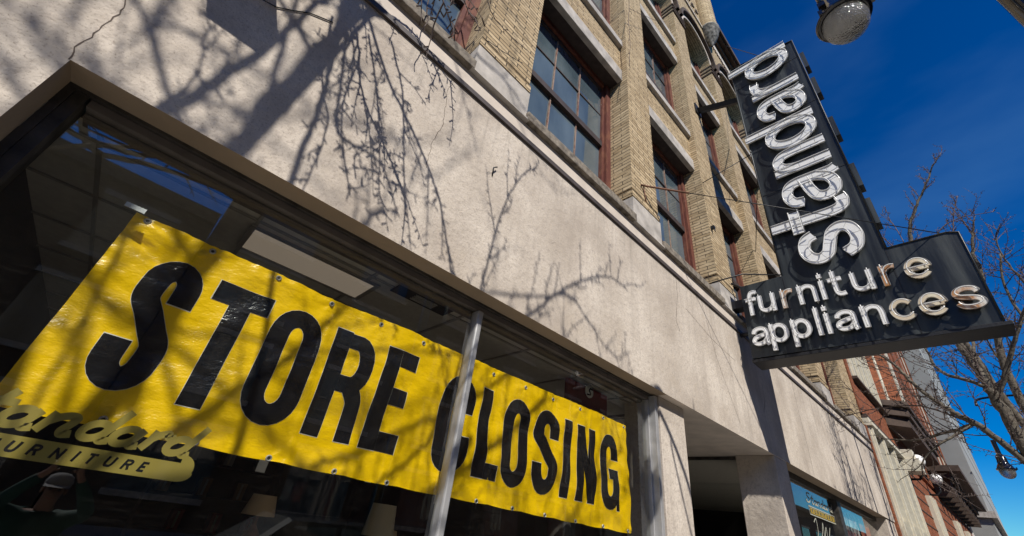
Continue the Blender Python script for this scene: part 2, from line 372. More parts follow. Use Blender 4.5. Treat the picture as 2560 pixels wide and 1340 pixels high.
# condensed bold capitals inside a box: returns [(path, closed, width)]
def CAP(ch, x0, x1, z0, z1, w, t):
    h = w/2; a, b = x0+h, x1-h; cx = (x0+x1)/2; r = (b-a)/2; ry = r*1.25; ht = t/2
    zt, zb = z1-ht, z0+ht
    def st(z): return [(a, z)], None
    top = arc(cx, zt-ry, r, ry, 180, 0, 12); bot = arc(cx, zb+ry, r, ry, 360, 180, 12)
    H = z1-z0
    if ch == 'I': return [([(cx, z0), (cx, z1)], False, x1-x0)]
    if ch == 'T': return [([(cx, z0), (cx, z1-t)], False, w), ([(x0, zt), (x1, zt)], False, t)]
    if ch == 'L': return [([(a, z0), (a, z1)], False, w), ([(x0+w, zb), (x1, zb)], False, t)]
    if ch == 'E':
        zm = z0+H*0.52
        return [([(a, z0), (a, z1)], False, w), ([(x0+w, zb), (x1, zb)], False, t), ([(x0+w, zt), (x1, zt)], False, t), ([(x0+w, zm), (x1-0.02, zm)], False, t*0.95)]
    if ch == 'O': return [(top+bot, True, w)]
    if ch == 'C':
        return [([(b, z0+H*0.62)]+top[::-1]+bot[::-1]+[(b, z0+H*0.38)], False, w)]
    if ch == 'G':
        return [([(b, z0+H*0.66)]+top[::-1]+bot[::-1]+[(b, z0+H*0.50)], False, w), ([(cx-0.005, z0+H*0.46), (x1, z0+H*0.46)], False, t*0.85), ([(x1-0.02, z0), (x1-0.02, z0+H*0.3)], False, 0.04)]
    if ch == 'S':
        mid = cr_spline([(a, zt-ry), (a, z0+H*0.66), (cx-r*0.35, z0+H*0.56), (cx+r*0.35, z0+H*0.45), (b, z0+H*0.34), (b, zb+ry)], 6)
        return [([(b, z0+H*0.66)]+top[::-1]+mid[1:-1]+bot+[(a, z0+H*0.34)], False, w)]
    if ch == 'R':
        zm = z0+H*0.49; rr = (zt-zm)/2
        bowl = [(x0+w, zt), (b-rr*0.55, zt)]+arc(b-rr*0.55, (zt+zm)/2, rr*0.55, rr, 90, -90, 10)[1:]+[(x0+w, zm)]
        return [([(a, z0), (a, z1)], False, w), (bowl, False, t*0.86), (cr_spline([(b-0.05, zm-0.01), (b-0.008, zm-0.07), (b, zm-0.14), (b+0.004, z0)], 6), False, w*0.95)]
    if ch == 'N':
        return [([(a, z0), (a, z1)], False, w*0.95), ([(b, z0), (b, z1)], False, w*0.95), ('poly', [(x0+w*0.9, z1), (x0+0.01, z1), (x1-w*0.95, z0), (x1-0.01, z0)], None)]
    return []

# ------------------------------------------------------------------ ground
mb = MB(); mb.box(-400, 400, -400, 400, -1.2, -0.15); struct('ground', mb, MT['asphalt'])
mb = MB(); mb.box(-60, 140, -3.9, 0.0, -0.146, 0.0); struct('sidewalk', mb, MT['concrete'])
mb = MB(); mb.box(-60, 140, -4.06, -3.902, -0.146, 0.004); struct('kerb', mb, MT['stone'])
mb = MB(); mb.box(-60, 140, -20.0, -14.0, -0.146, 0.0); struct('far_sidewalk', mb, MT['concrete'])

# ------------------------------------------------------------------ furniture store building
BLD = thing('store_building', (0, 0, 0), 'tan brick store building with a wide pale stucco band and big ground floor windows', 'building')
XE = 15.22; ZS = 2.83; ZT = 4.47
mb = MB()     # stucco band: one sheet with thickness, L-shaped round the window
def yz(x, z): return (x, 0.0, z)
mb.quad(yz(-8, ZS), yz(-0.73, ZS), yz(-0.73, ZT), yz(-8, ZT)); mb.quad(yz(-0.73, ZS), yz(XE, ZS), yz(XE, ZT), yz(-0.73, ZT))
mb.quad(yz(-8, 0), yz(-0.73, 0), yz(-0.73, ZS), yz(-8, ZS))
mb.quad((XE, 0, ZS), (XE, 0.4, ZS), (XE, 0.4, ZT), (XE, 0, ZT))
mb.quad((-8, 0, ZT), (XE, 0, ZT), (XE, 0.4, ZT), (-8, 0.4, ZT))
mb.build('stucco_band', MT['stucco'], BLD)
mb = MB()     # jamb and soffits (painted returns)
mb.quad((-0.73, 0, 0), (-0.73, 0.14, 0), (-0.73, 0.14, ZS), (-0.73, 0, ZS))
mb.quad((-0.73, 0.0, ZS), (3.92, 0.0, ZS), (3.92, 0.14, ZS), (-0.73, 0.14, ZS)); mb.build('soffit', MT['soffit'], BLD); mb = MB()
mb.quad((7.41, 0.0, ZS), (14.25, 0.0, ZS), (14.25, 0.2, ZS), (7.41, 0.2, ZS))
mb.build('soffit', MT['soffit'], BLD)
mb = MB(); mb.quad((3.92, 0.0, ZS), (7.41, 0.0, ZS), (7.41, 3.4, ZS), (3.92, 3.4, ZS)); mb.build('entry_soffit', MT['fascia'], BLD)
mb = MB(); mb.box(3.925, 4.44, 0.09, 0.5, 0, ZS-0.002); mb.build('pillar', MT['stucco'], BLD, 0.008)
mb = MB(); mb.box(6.915, 7.405, 0.006, 0.53, 0, ZS-0.002); mb.build('pillar', MT['stucco'], BLD, 0.008)
mb = MB(); mb.box(14.25, XE, 0.02, 0.5, 0, ZS-0.002); mb.build('pillar', MT['stucco'], BLD, 0.008)
# flashing, fascia
mb = MB(); mb.box(-8, XE+0.01, -0.022, 0.3, ZT+0.004, ZT+0.055); mb.build('flashing', MT['flash'], BLD)
mb = MB(); mb.box(-8, XE-0.003, -0.004, 0.3, ZT+0.057, 4.715); mb.build('fascia', MT['fascia'], BLD)
# piers: left edges measured on the wall
PL = [-4.16, -1.63, 0.90, 3.42, 5.87, 8.20, 11.10, 13.98]
PW = [0.64, 0.64, 0.64, 0.64, 0.64, 0.66, 0.70, 1.22]
YS = 0.12; YW = 0.36
ZL0, ZL1, ZQ0, ZQ1 = 7.66, 7.93, 8.60, 8.75       # lintel, sill of third floor
ZM0, ZM1, ZR0, ZR1 = 11.25, 11.50, 12.08, 12.26   # lintel, sill of fourth floor
ZSP = 13.95; ZTOP = 15.6
mb = MB()
for x, w in zip(PL, PW):
    mb.box(x, x+w, 0.0, 0.55, 5.30, ZTOP)
    mb.box(x-0.012, x+w+0.012, -0.014, 0.55, 5.165, 5.26)   # course between the grooves
    boxes('groove', [(x+0.012, x+w-0.012, 0.02, 0.5, 5.26, 5.30), (x+0.012, x+w-0.012, 0.02, 0.5, 5.135, 5.165)], MT['flash'], BLD)
bays = [(PL[i]+PW[i], PL[i+1]) for i in range(len(PL)-1)]
for a, b in bays:
    mb.box(a, b, YS, 0.55, ZL1, ZQ0); mb.box(a, b, YS, 0.55, ZM1, ZR0)
    cx = (a+b)/2; R = (b-a)/2; n = 18; zs = ZSP if R < 0.95 else 14.0
    pts = [(cx-R*math.cos(math.pi*k/n), zs+R*math.sin(math.pi*k/n)*0.98) for k in range(n+1)]
    for (xa, za), (xb, zb) in zip(pts, pts[1:]):
        mb.quad((xa, 0, za), (xb, 0, zb), (xb, 0, ZTOP), (xa, 0, ZTOP))
        mb.quad((xa, 0, za), (xa, 0.5, za), (xb, 0.5, zb), (xb, 0, zb))
mb.box(-8, PL[0], 0.0, 0.5, 4.72, ZTOP)
mb.box(-8, 8.5, 0.0, 0.5, ZTOP, 19.5); mb.box(8.5, XE-0.01, 0.0, 0.5, ZTOP, 16.7)
mb.box(XE-0.6, XE-0.01, 0.551, 12, 4.4, 16.6)
mb.build('brick_wall', MT['brick'], BLD)
for x, w in zip(PL, PW):
    q = MB(); q.box(x-0.012, x+w+0.012, -0.016, 0.55, 4.78, 5.135)
    q.quad((x-0.03, -0.05, 4.717), (x+w+0.03, -0.05, 4.717), (x+w+0.03, -0.05, 4.735), (x-0.03, -0.05, 4.735))
    q.quad((x-0.03, -0.05, 4.735), (x+w+0.03, -0.05, 4.735), (x+w+0.012, -0.016, 4.78), (x-0.012, -0.016, 4.78))
    q.quad((x-0.03, -0.05, 4.717), (x-0.03, 0.3, 4.717), (x+w+0.03, 0.3, 4.717), (x+w+0.03, -0.05, 4.717))
    q.quad((x-0.03, -0.05, 4.717), (x-0.03, -0.05, 4.735), (x-0.03, 0.3, 4.735), (x-0.03, 0.3, 4.717))
    q.quad((x-0.03, -0.05, 4.735), (x-0.012, -0.016, 4.78), (x-0.012, 0.3, 4.78), (x-0.03, 0.3, 4.735))
    q.build('pier_base', MT['stone'], BLD)
def lintel(a, b, z0, z1):
    q = MB(); q.box(a+0.003, b-0.003, YS-0.035, YS+0.05, z0, z1); lo = q.build('lintel', MT['stone'], BLD, 0.006)
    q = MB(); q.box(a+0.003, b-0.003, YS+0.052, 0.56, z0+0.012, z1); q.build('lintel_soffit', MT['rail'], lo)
def sillp(a, b, z0, z1, y, par):
    q = MB(); q.box(a+0.004, b-0.004, y, 0.45, z0, z1); q.build('sill', MT['sill'] if z0 < 6 else MT['stone'], par, 0.008)
def window(a, b, z0, z1, cols, rows, zmid, arch=False):
    fm = MB(); y = YW; fw = 0.105
    fm.box(a+0.002, a+fw, y-0.05, y+0.08, z0, z1); fm.box(b-fw, b-0.002, y-0.05, y+0.08, z0, z1)
    fm.box(a+fw, a+fw+0.045, y-0.005, y+0.08, z0, z1); fm.box(b-fw-0.045, b-fw, y-0.005, y+0.08, z0, z1)
    fm.box(a+fw+0.045, b-fw-0.045, y-0.03, y+0.08, z1-0.09, z1-0.002)
    win = fm.build('window', MT['frame'], BLD)
    ia, ib = a+fw+0.046, b-fw-0.046
    yu = y+0.03
    boxes('sash_rail', [(ia, ib, yu-0.035, yu+0.02, zmid-0.05, zmid+0.05), (ia, ib, yu, yu+0.04, z0+0.002, z0+0.08), (ia, ib, yu-0.02, yu+0.02, z1-0.15, z1-0.091)], MT['rail'], win)
    W_ = (ib-ia)/cols
    for k in range(1, cols):
        boxes('muntin', [(ia+W_*k-0.010, ia+W_*k+0.010, yu-0.012, yu+0.015, zmid+0.05, z1-0.15), (ia+W_*k-0.010, ia+W_*k+0.010, yu+0.005, yu+0.032, z0+0.08, zmid-0.05)], MT['muntin'], win)
    for k in range(1, rows[0]):
        z = z1-0.15-(z1-0.15-zmid-0.05)*k/rows[0]; boxes('glazing_bar', [(ia, ib, yu-0.009, yu+0.012, z-0.011, z+0.011)], MT['rail'], win)
    for k in range(1, rows[1]):
        z = zmid-0.05-(zmid-0.13-z0)*k/rows[1]; boxes('glazing_bar', [(ia, ib, yu+0.008, yu+0.03, z-0.011, z+0.011)], MT['rail'], win)
    g = MB()
    for c in range(cols):
        for (za, zb, yy) in ((zmid, z1-0.09, yu+0.004), (z0+0.04, zmid, yu+0.022)):
            rr = rows[0] if za == zmid else rows[1]
            for r in range(rr):
                h = (zb-za)/rr; t1 = random.uniform(-.004, .004); t2 = random.uniform(-.004, .004)
                xa, xb = ia+W_*c, ia+W_*(c+1); q0, q1 = za+h*r, za+h*(r+1)
                g.quad((xa, yy-t1-t2, q0), (xb, yy+t1-t2, q0), (xb, yy+t1+t2, q1), (xa, yy-t1+t2, q1))
    g.build('pane', MT['dglass'], win)
    return win
for i, (a, b) in enumerate(bays):
    w = window(a, b, 4.835, ZL0, 3, (2, 2), 6.25)
    sillp(a, b, 4.72, 4.832, -0.055, w)
    lintel(a, b, ZL0, ZL1)
    w = window(a, b, ZQ1+0.003, ZM0, 3, (2, 1) if i != 3 else (2, 2), 9.85); sillp(a, b, ZQ0, ZQ1, 0.055, w); lintel(a, b, ZM0, ZM1)
    zz = ZSP+(b-a)/2*0.98+0.02
    w = window(a, b, ZR1+0.003, zz, 3, (1, 1), 13.75); sillp(a, b, ZR0, ZR1, 0.05, w)
    if a > 2:   # arched hood and imposts
        cx = (a+b)/2; R = (b-a)/2; n = 20; zs = ZSP if R < 0.95 else 14.0
        q = MB()
        for (ra, rb, y0, mi) in ((R+0.01, R+0.10, -0.015, 0), (R+0.17, R+0.27, -0.10, 1)):
            P1 = [(cx-ra*math.cos(math.pi*k/n), zs+ra*math.sin(math.pi*k/n)) for k in range(n+1)]
            P2 = [(cx-rb*math.cos(math.pi*k/n), zs+rb*math.sin(math.pi*k/n)) for k in range(n+1)]
            for k in range(n):
                q.quad((P1[k][0], y0, P1[k][1]), (P1[k+1][0], y0, P1[k+1][1]), (P2[k+1][0], y0, P2[k+1][1]), (P2[k][0], y0, P2[k][1]), mi)
                q.quad((P1[k][0], y0, P1[k][1]), (P1[k][0], 0.01, P1[k][1]), (P1[k+1][0], 0.01, P1[k+1][1]), (P1[k+1][0], y0, P1[k+1][1]), mi)
                q.quad((P2[k][0], y0, P2[k][1]), (P2[k+1][0], y0, P2[k+1][1]), (P2[k+1][0], 0.01, P2[k+1][1]), (P2[k][0], 0.01, P2[k][1]), mi)
        q.build('arch_hood', [MT['fascia'], MT['cornice']], BLD)  # dark brown outer ring stands in for shade under the hood
for x, w in list(zip(PL, PW))[2:]:
    boxes('impost', [(x-0.02, x+w+0.02, -0.035, 0.3, z, z+0.05) for z in (13.60, 13.76, 13.92)], MT['cornice'], BLD)
# cornice on the right, frieze, turret
mb = MB(); mb.box(8.72, XE+0.1, -0.26, -0.002, 16.72, 16.80); mb.box(8.72, XE+0.1, -0.34, 0.5, 16.80, 17.05); mb.box(8.72, XE+0.1, -0.12, -0.003, 16.55, 16.72)
mb.build('cornice', MT['cornice'], BLD)
boxes('dentil', [(8.9+k*0.14, 8.95+k*0.14, -0.03, 0.01, 15.98, 16.12) for k in range(46)], MT['cornice'], BLD)
mb = MB(); mb.box(8.72, XE-0.01, -0.02, -0.001, 16.13, 16.5); mb.box(5.5, 8.2, -0.04, -0.001, 16.1, 16.2); mb.build('frieze', MT['fascia'], BLD)
mb = MB()
for k in range(9):
    x = 5.6+k*0.28
    mb.tube([(x+0.1*math.cos(a*0.5)*(1-a/16), -0.05, 16.55+0.16*math.sin(a*0.5)*(1-a/16)) for a in range(14)], 0.022, 5)
mb.build('carved_scroll', MT['cornice'], BLD)
mb = MB(); mb.lathe([(0.29, 16.22), (0.29, 20.0)], (8.52, -0.10, 0), 28); mb.build('turret', MT['brick'], BLD)
mb = MB(); mb.lathe([(0.02, 15.35), (0.07, 15.42), (0.10, 15.52), (0.19, 15.66), (0.27, 15.9), (0.31, 16.12), (0.335, 16.16), (0.335, 16.21), (0.28, 16.23)], (8.52, -0.10, 0), 32)
mb.build('turret_corbel', MT['carved'], BLD)
# storefront frames
mb = MB()
mb.box(-0.728, 3.92, 0.142, 0.30, 2.815, 2.87); mb.build('frame_gap', MT['bronze'], BLD)
mb = MB(); mb.box(-0.65, 3.85, 0.165, 0.215, 2.775, 2.813); mb.box(-0.65, 3.85, 0.225, 0.30, 2.755, 2.775); mb.build('window_header', simple('dull_bronze_header', (0.15, 0.13, 0.115), 0.55, metal=0.3, var=0.3, scale=6, bump=0.1), BLD)
mb = MB(); mb.box(-0.70, -0.658, 0.15, 0.24, 0.4, 2.813); mb.box(-0.729, -0.701, 0.142, 0.31, 0.0, 2.814); mb.build('window_jamb', MT['bronze'], BLD)
mb = MB(); mb.box(3.855, 3.905, 0.10, 0.24, 0.4, 2.813); mb.box(3.83, 3.853, 0.165, 0.24, 0.4, 2.774); mb.box(3.905, 3.923, 0.12, 0.26, 0.4, 2.82); mb.build('window_jamb', MT['alu'], BLD, 0.004)
mb = MB(); mb.box(1.54, 1.59, 0.14, 0.225, 0.4, 2.774); mb.build('mullion', MT['alu'], BLD, 0.012)
mb = MB(); mb.box(-0.73, 3.92, 0.1, 0.3, 0.0, 0.4); mb.build('bulkhead', MT['stucco'], BLD)
for a, b in ((-0.658, 1.545), (1.585, 3.835)):
    q = MB(); q.quad((a, 0.20, 0.4), (b, 0.20, 0.4), (b, 0.20, 2.774), (a, 0.20, 2.774)); q.build('shop_window', MT['glass'], BLD)
# entry: side glazing right and back
mb = MB(); mb.quad((6.99, 0.53, 0.3), (6.99, 3.38, 0.3), (6.99, 3.38, 2.80), (6.99, 0.53, 2.80)); mb.build('entry_glass', MT['glass'], BLD)
mb = MB(); mb.quad((4.36, 0.5, 0.3), (4.36, 3.38, 0.3), (4.36, 3.38, 2.80), (4.36, 0.5, 2.80)); mb.build('entry_glass', MT['glass'], BLD)
mb = MB(); mb.box(6.96, 7.03, 0.53, 3.4, 2.79, ZS-0.003); mb.box(4.33, 4.40, 0.5, 3.4, 2.79, ZS-0.003); mb.build('entry_header', MT['bronze'], BLD)
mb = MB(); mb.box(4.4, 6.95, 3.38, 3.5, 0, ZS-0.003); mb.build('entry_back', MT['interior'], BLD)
# second shop window
mb = MB(); mb.box(7.41, 14.25, 0.21, 0.30, 2.74, ZS-0.003); mb.build('window_header', MT['bronze'], BLD)
mb = MB(); mb.box(10.62, 10.85, 0.17, 0.32, 0.4, 2.739); mb.build('mullion', MT['bronze'], BLD, 0.006)
for a, b in ((7.41, 10.63), (10.84, 14.25)):
    q = MB(); q.quad((a, 0.25, 0.4), (b, 0.25, 0.4), (b, 0.25, 2.739), (a, 0.25, 2.739)); q.build('shop_window', MT['glass'], BLD)
mb = MB(); mb.box(7.41, 14.25, 0.1, 0.4, 0, 0.4); mb.build('bulkhead', MT['stucco'], BLD)
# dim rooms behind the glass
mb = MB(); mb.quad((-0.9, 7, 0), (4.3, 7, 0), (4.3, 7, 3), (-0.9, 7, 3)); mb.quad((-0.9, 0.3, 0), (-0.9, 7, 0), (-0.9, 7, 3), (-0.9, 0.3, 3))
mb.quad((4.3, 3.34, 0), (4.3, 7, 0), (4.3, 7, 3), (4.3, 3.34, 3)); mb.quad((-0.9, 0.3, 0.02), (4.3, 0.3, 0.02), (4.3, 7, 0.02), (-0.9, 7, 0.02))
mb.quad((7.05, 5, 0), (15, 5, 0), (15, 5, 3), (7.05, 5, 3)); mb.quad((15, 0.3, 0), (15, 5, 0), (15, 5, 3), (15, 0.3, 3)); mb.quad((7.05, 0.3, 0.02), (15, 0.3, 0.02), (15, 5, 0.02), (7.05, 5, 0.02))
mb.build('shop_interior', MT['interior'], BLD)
mb = MB(); mb.quad((-0.9, 0.30, 2.79), (4.3, 0.30, 2.79), (4.3, 7, 2.79), (-0.9, 7, 2.79)); mb.quad((7.05, 0.32, 2.79), (15, 0.32, 2.79), (15, 5, 2.79), (7.05, 5, 2.79)); mb.build('ceiling', MT['ceil'], BLD)
mb = MB()
for k in range(8): mb.box(-0.6+0.72*k-0.01, -0.6+0.72*k+0.01, 0.3, 6.9, 2.778, 2.788)
for k in range(11): mb.box(-0.9, 4.3, 0.42+0.6*k-0.01, 0.42+0.6*k+0.01, 2.776, 2.786)
mb.build('ceiling_grid', MT['grid'], BLD)
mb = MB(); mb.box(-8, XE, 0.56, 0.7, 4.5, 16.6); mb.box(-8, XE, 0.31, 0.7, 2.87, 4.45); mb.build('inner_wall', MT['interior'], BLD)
mb = MB(); mb.lathe([(0.12, 0.02), (0.12, 2.78)], (3.72, 1.15, 0), 20); mb.build('column', MT['interior'], BLD)
# cracks in the stucco
def crack(P, w):
    q = MB(); R = resample(P, 0.03); rnd = random.Random(len(P)); R = [(x+rnd.uniform(-.006, .006), z+rnd.uniform(-.004, .004)) for x, z in R]
    ribbon(q, R, [w*rnd.uniform(0.5, 1.2) for _ in R], lambda u, v, h: (u, h, v), -0.0012)
    q.build('crack', MT['crack'], BLD)
crack([(-0.732, 2.83), (-0.746, 2.892), (-0.74, 2.975), (-0.754, 3.082), (-0.741, 3.159), (-0.765, 3.255), (-0.76, 3.4)], 0.005)
crack([(0.773, 4.442), (0.753, 4.288), (0.779, 4.117), (0.805, 3.933), (0.771, 3.768), (0.772, 3.582), (0.785, 3.476)], 0.004)
crack([(4.406, 4.46), (4.381, 4.186), (4.284, 3.815), (4.357, 3.689)], 0.006)
crack([(8.75, 4.46), (8.72, 3.9), (8.76, 3.3), (8.74, 2.85)], 0.010)
crack([(6.995, 3.864), (6.973, 3.612), (6.825, 3.397)], 0.010)
crack([(5.1, 4.46), (5.35, 3.7), (5.8, 3.0)], 0.006)
crack([(4.6, 4.1), (5.3, 3.95), (6.0, 3.9)], 0.005)
mb = MB(); mb.tube([(1.321, -0.004, 3.828), (1.30, -0.03, 3.886), (1.339, -0.02, 3.93)], 0.006, 5); mb.build('wall_hook', MT['iron'], BLD)

# ------------------------------------------------------------------ banner
def bz(u, v, h=0.0):
    """point on the hanging vinyl: u along the wall, v up, small wrinkles in depth"""
    t = (u+0.3)/3.92
    ed = max(0.0, 1-abs(2.475-v)/0.10)+max(0.0, 1-abs(v-(1.63-0.035*t))/0.12)
    n1 = noise.noise(Vector((u*2.3, v*2.6, 1.7)))*0.030
    n2 = noise.noise(Vector((u*7.0+v*3, v*7-u*2, 4.1)))*0.013
    n3 = noise.noise(Vector((u*22, v*6, 9.3)))*0.008*ed
    cornr = max(0.0, 1-math.hypot(u+0.22, v-2.40)/0.35)
    n4 = noise.noise(Vector((u*9+v*16, v*13, 2.2)))*0.022*cornr
    n5 = 0.0
    if v > 2.28 or v < 1.80:
        for gu, gv in GRM:
            dx, dz = u-gu, v-gv; d2 = dx*dx+dz*dz
            if d2 < 0.05: d_ = math.sqrt(d2); n5 += 0.0055*math.exp(-d_/0.075)*min(1.0, d_/0.02)*math.sin(math.atan2(dz, dx)*5+gu*7)
    fold = 0.0
    for fx in (0.68, 1.93, 3.05): fold += 0.006*math.exp(-((u-fx-0.02*math.sin(v*5))/0.012)**2)
    return (u, 0.278-(n1+n2+n3+n4+n5+fold)-h, v)
def vinyl(name, col, rough):
    m, t, b = newmat(name); b.inputs['Base Color'].default_value = (*col, 1); b.inputs['Roughness'].default_value = rough
    o = t.nodes.new('ShaderNodeTexCoord').outputs['Object']
    bump(t, b, noise_node(t, mapping(t, o, (1, 1, 1.6)), 9, 5, 0.6), 0.75, 0.014)
    return m
MT['vinyl'] = vinyl('yellow_vinyl', (1.0, 0.63, 0.0), 0.30)
MT['vinylblack'] = vinyl('black_print', (0.012, 0.012, 0.014), 0.22)
MT['vinylwhite'] = vinyl('white_print_edge', (0.75, 0.72, 0.62), 0.4)
BAN = thing('banner', (0, 0, 0), 'yellow vinyl banner with black STORE CLOSING letters hung behind the shop window glass', 'banner')
mb = MB(); NU, NV = 300, 70
GRM = [(-.26,2.455),(.01,2.45),(.32,2.45),(.63,2.447),(.94,2.44),(1.25,2.435),(1.66,2.43),(1.88,2.43),(2.21,2.43),(2.54,2.43),(2.88,2.44),(3.22,2.45),(3.57,2.45),(.0,1.655),(.32,1.64),(.62,1.633),(.94,1.63),(1.25,1.625),(1.66,1.62),(1.87,1.617),(2.22,1.616),(2.55,1.613),(2.89,1.61),(3.23,1.61),(3.56,1.608)]
_bc = {}
def bp(i, j):
    if (i, j) in _bc: return _bc[(i, j)]
    r_ = bp0(i, j); _bc[(i, j)] = r_; return r_
def bp0(i, j):
    t = i/NU; u = -0.31+3.925*t; z0 = 1.635-0.04*t-0.006*abs(math.sin(t*math.pi*12)); z1 = 2.475
    return bz(u, z0+(z1-z0)*j/NV)
for i in range(NU):
    for j in range(NV): mb.quad(bp(i, j), bp(i+1, j), bp(i+1, j+1), bp(i, j+1), 0, True)
o = mb.build('banner_sheet', MT['vinyl'], BAN)
bm = bmesh.new(); bm.from_mesh(o.data); bmesh.ops.remove_doubles(bm, verts=bm.verts, dist=1e-6); bm.to_mesh(o.data); bm.free()
caps = [('S',-.155,.06),('T',.105,.355),('O',.39,.65),('R',.71,.975),('E',1.03,1.245),('C',1.48,1.745),('L',1.80,2.015),('O',2.04,2.305),('S',2.36,2.62),('I',2.685,2.785),('N',2.865,3.115),('G',3.19,3.455)]
for ch, x0, x1 in caps:
    big = x1 < 1.3; q = MB(); e = MB(); k = 0
    w = 0.094 if big else 0.098; t = 0.10 if big else 0.094
    zb, ztp = (1.765, 2.335) if big else (1.747, 2.312)
    if ch in 'OSCG': zb -= 0.01; ztp += 0.012
    wav = 0.0 if big else 0.006
    def mp(u, v, h): return bz(u+wav*math.sin(v*17+1), v, h)
    for st, closed, ww in CAP(ch, x0, x1, zb, ztp, w, t):
        if st == 'poly':
            n = 14; (ax, az), (bx, bz_), (cx_, cz), (dx, dz) = closed
            for i in range(n):
                f0, f1 = i/n, (i+1)/n
                l0 = (bx+(dx*0+cx_-bx)*f0, az+(cz-az)*f0); l1 = (bx+(cx_-bx)*f1, az+(cz-az)*f1)
                r0 = (ax+(dx-ax)*f0, az+(cz-az)*f0); r1 = (ax+(dx-ax)*f1, az+(cz-az)*f1)
                q.quad(mp(l0[0], l0[1], 0.0035), mp(l1[0], l1[1], 0.0035), mp(r1[0], r1[1], 0.0035), mp(r0[0], r0[1], 0.0035))
            continue
        P = resample(st+[st[0]] if closed else st, 0.02)
        if closed: P = P[:-1]
        ribbon(q, P, ww, mp, 0.0022+0.0004*k, closed=closed, nw=5)
        if not closed:
            (ax, ay), (bx, by) = P[0], P[1]; L = math.dist(P[0], P[1]); P = [(ax-(bx-ax)/L*0.004, ay-(by-ay)/L*0.004)]+P
            (ax, ay), (bx, by) = P[-1], P[-2]; L = math.dist(P[-1], P[-2]); P = P+[(ax-(bx-ax)/L*0.004, ay-(by-ay)/L*0.004)]
        ribbon(e, P, ww+0.0035, mp, 0.0009+0.0002*k, closed=closed, nw=5); k += 1
    lo = q.build('letter', MT['vinylblack'], BAN); e.build('letter_edge', MT['vinylwhite'], lo)
gt = [(-.26,2.455),(.01,2.45),(.32,2.45),(.63,2.447),(.94,2.44),(1.25,2.435),(1.66,2.43),(1.88,2.43),(2.21,2.43),(2.54,2.43),(2.88,2.44),(3.22,2.45),(3.57,2.45)]
gb = [(.0,1.655),(.32,1.64),(.62,1.633),(.94,1.63),(1.25,1.625),(1.66,1.62),(1.87,1.617),(2.22,1.616),(2.55,1.613),(2.89,1.61),(3.23,1.61),(3.56,1.608)]
for u, v in gt+gb:
    q = MB(); hq = MB(); n = 14
    for k in range(n):
        a0, a1 = 2*math.pi*k/n, 2*math.pi*(k+1)/n
        def gp(r, a, h): p = bz(u, v, h); return (p[0]+r*math.cos(a), p[1], p[2]+r*math.sin(a))
        q.quad(gp(.007, a0, .003), gp(.007, a1, .003), gp(.0105, a1, .007), gp(.0105, a0, .007), 0, True); q.quad(gp(.0105, a0, .007), gp(.0105, a1, .007), gp(.015, a1, .002), gp(.015, a0, .002), 0, True)
        hq.quad(gp(0, a0, .0033), gp(0, a1, .0033), gp(.0075, a1, .0033), gp(.0075, a0, .0033))
    go = q.build('grommet', MT['alu'], BAN); hq.build('grommet_hole', MT['black'], go)
mb = MB()
for k in range(6): mb.quad((-0.35+0.012*k, 0.2062, 2.452+0.001*(k % 2)), (-0.338+0.012*k, 0.2062, 2.452+0.001*((k+1) % 2)), (-0.338+0.012*k, 0.2058, 2.476), (-0.35+0.012*k, 0.2058, 2.474))
tp = mb.build('tape_piece', simple('clear_tape', (0.75, 0.78, 0.78), 0.12), BAN)

# ------------------------------------------------------------------ gilt lettering on the glass
m, t, b = newmat('gilt_vinyl'); b.inputs['Base Color'].default_value = (0.43, 0.34, 0.075, 1); b.inputs['Roughness'].default_value = 0.42; b.inputs['Metallic'].default_value = 0.35
MT['gilt'] = m
DEC = thing('window_lettering', (0, 0, 0), 'gold script window lettering over a gold bar reading FURNITURE on the left shop window', 'window decal')
YD = 0.2045
def dmap(u, v, h): return (u, YD-h, v)
def place(G, x, z, s, sh=0.0, sx=1.0): return [[(x+(px*sx+py*sh)*s, z+py*s) for px, py in P] for P, _ in G], [c for _, c in G]
OVAL = (arc(.42, .48, .30, .42, 10, 350, 22), True)
SCR = {'a': [OVAL, S_([(.74,.95),(.72,.5),(.72,.2),(.80,.05),(1.0,.12)])], 'd': [OVAL, S_([(.76,1.75),(.74,1.0),(.72,.4),(.74,.14),(.84,.04),(1.02,.12)])],
       'n': [S_([(.05,1.0),(.08,.5),(.08,0)]), S_([(.08,.5),(.26,.84),(.5,.96),(.66,.84),(.66,.5),(.64,.2),(.74,.04),(.95,.12)])],
       't': [S_([(.25,1.65),(.22,1.0),(.2,.4),(.24,.1),(.4,.03),(.62,.12)]), ([(-.12,1.05),(.62,1.05)], False)],
       'r': [S_([(.05,1.05),(.10,.5),(.08,0)]), S_([(.08,.55),(.22,.86),(.40,1.0),(.50,.84),(.62,.80),(.72,.90)])],
       'S': [S_([(.95,1.5),(.85,1.72),(.5,1.8),(.2,1.6),(.2,1.25),(.5,.98),(.85,.75),(.92,.38),(.65,.08),(.25,.05),(.0,.25),(.1,.5)])]}
k = 0
for ch, x in (('S', -.46), ('t', -.325), ('a', -.268), ('n', -.160), ('d', -.062), ('a', .030), ('r', .138), ('d', .200)):
    q = MB(); G = SCR[ch]; st, cl = place(G, x, 1.579, 0.066, 0.50, 1.55)
    for P, c in zip(st, cl):
        ribbon(q, P, 0.0255, dmap, 0.0002+0.0001*(k % 3), closed=c); k += 1
    q.build('script_letter', MT['gilt'], DEC)
mb = MB()
bar = [(-0.62, 1.4905)]+[(0.30, 1.4905)]+arc(0.318, 1.538, 0.05, 0.0475, -90, 75, 12)[1:]+[(0.30, 1.585), (0.288, 1.574)]+arc(0.308, 1.562, 0.016, 0.010, 140, -90, 8)+[(0.27, 1.5555), (-0.62, 1.5555)]
top = [(-0.62, 1.5555)]; 
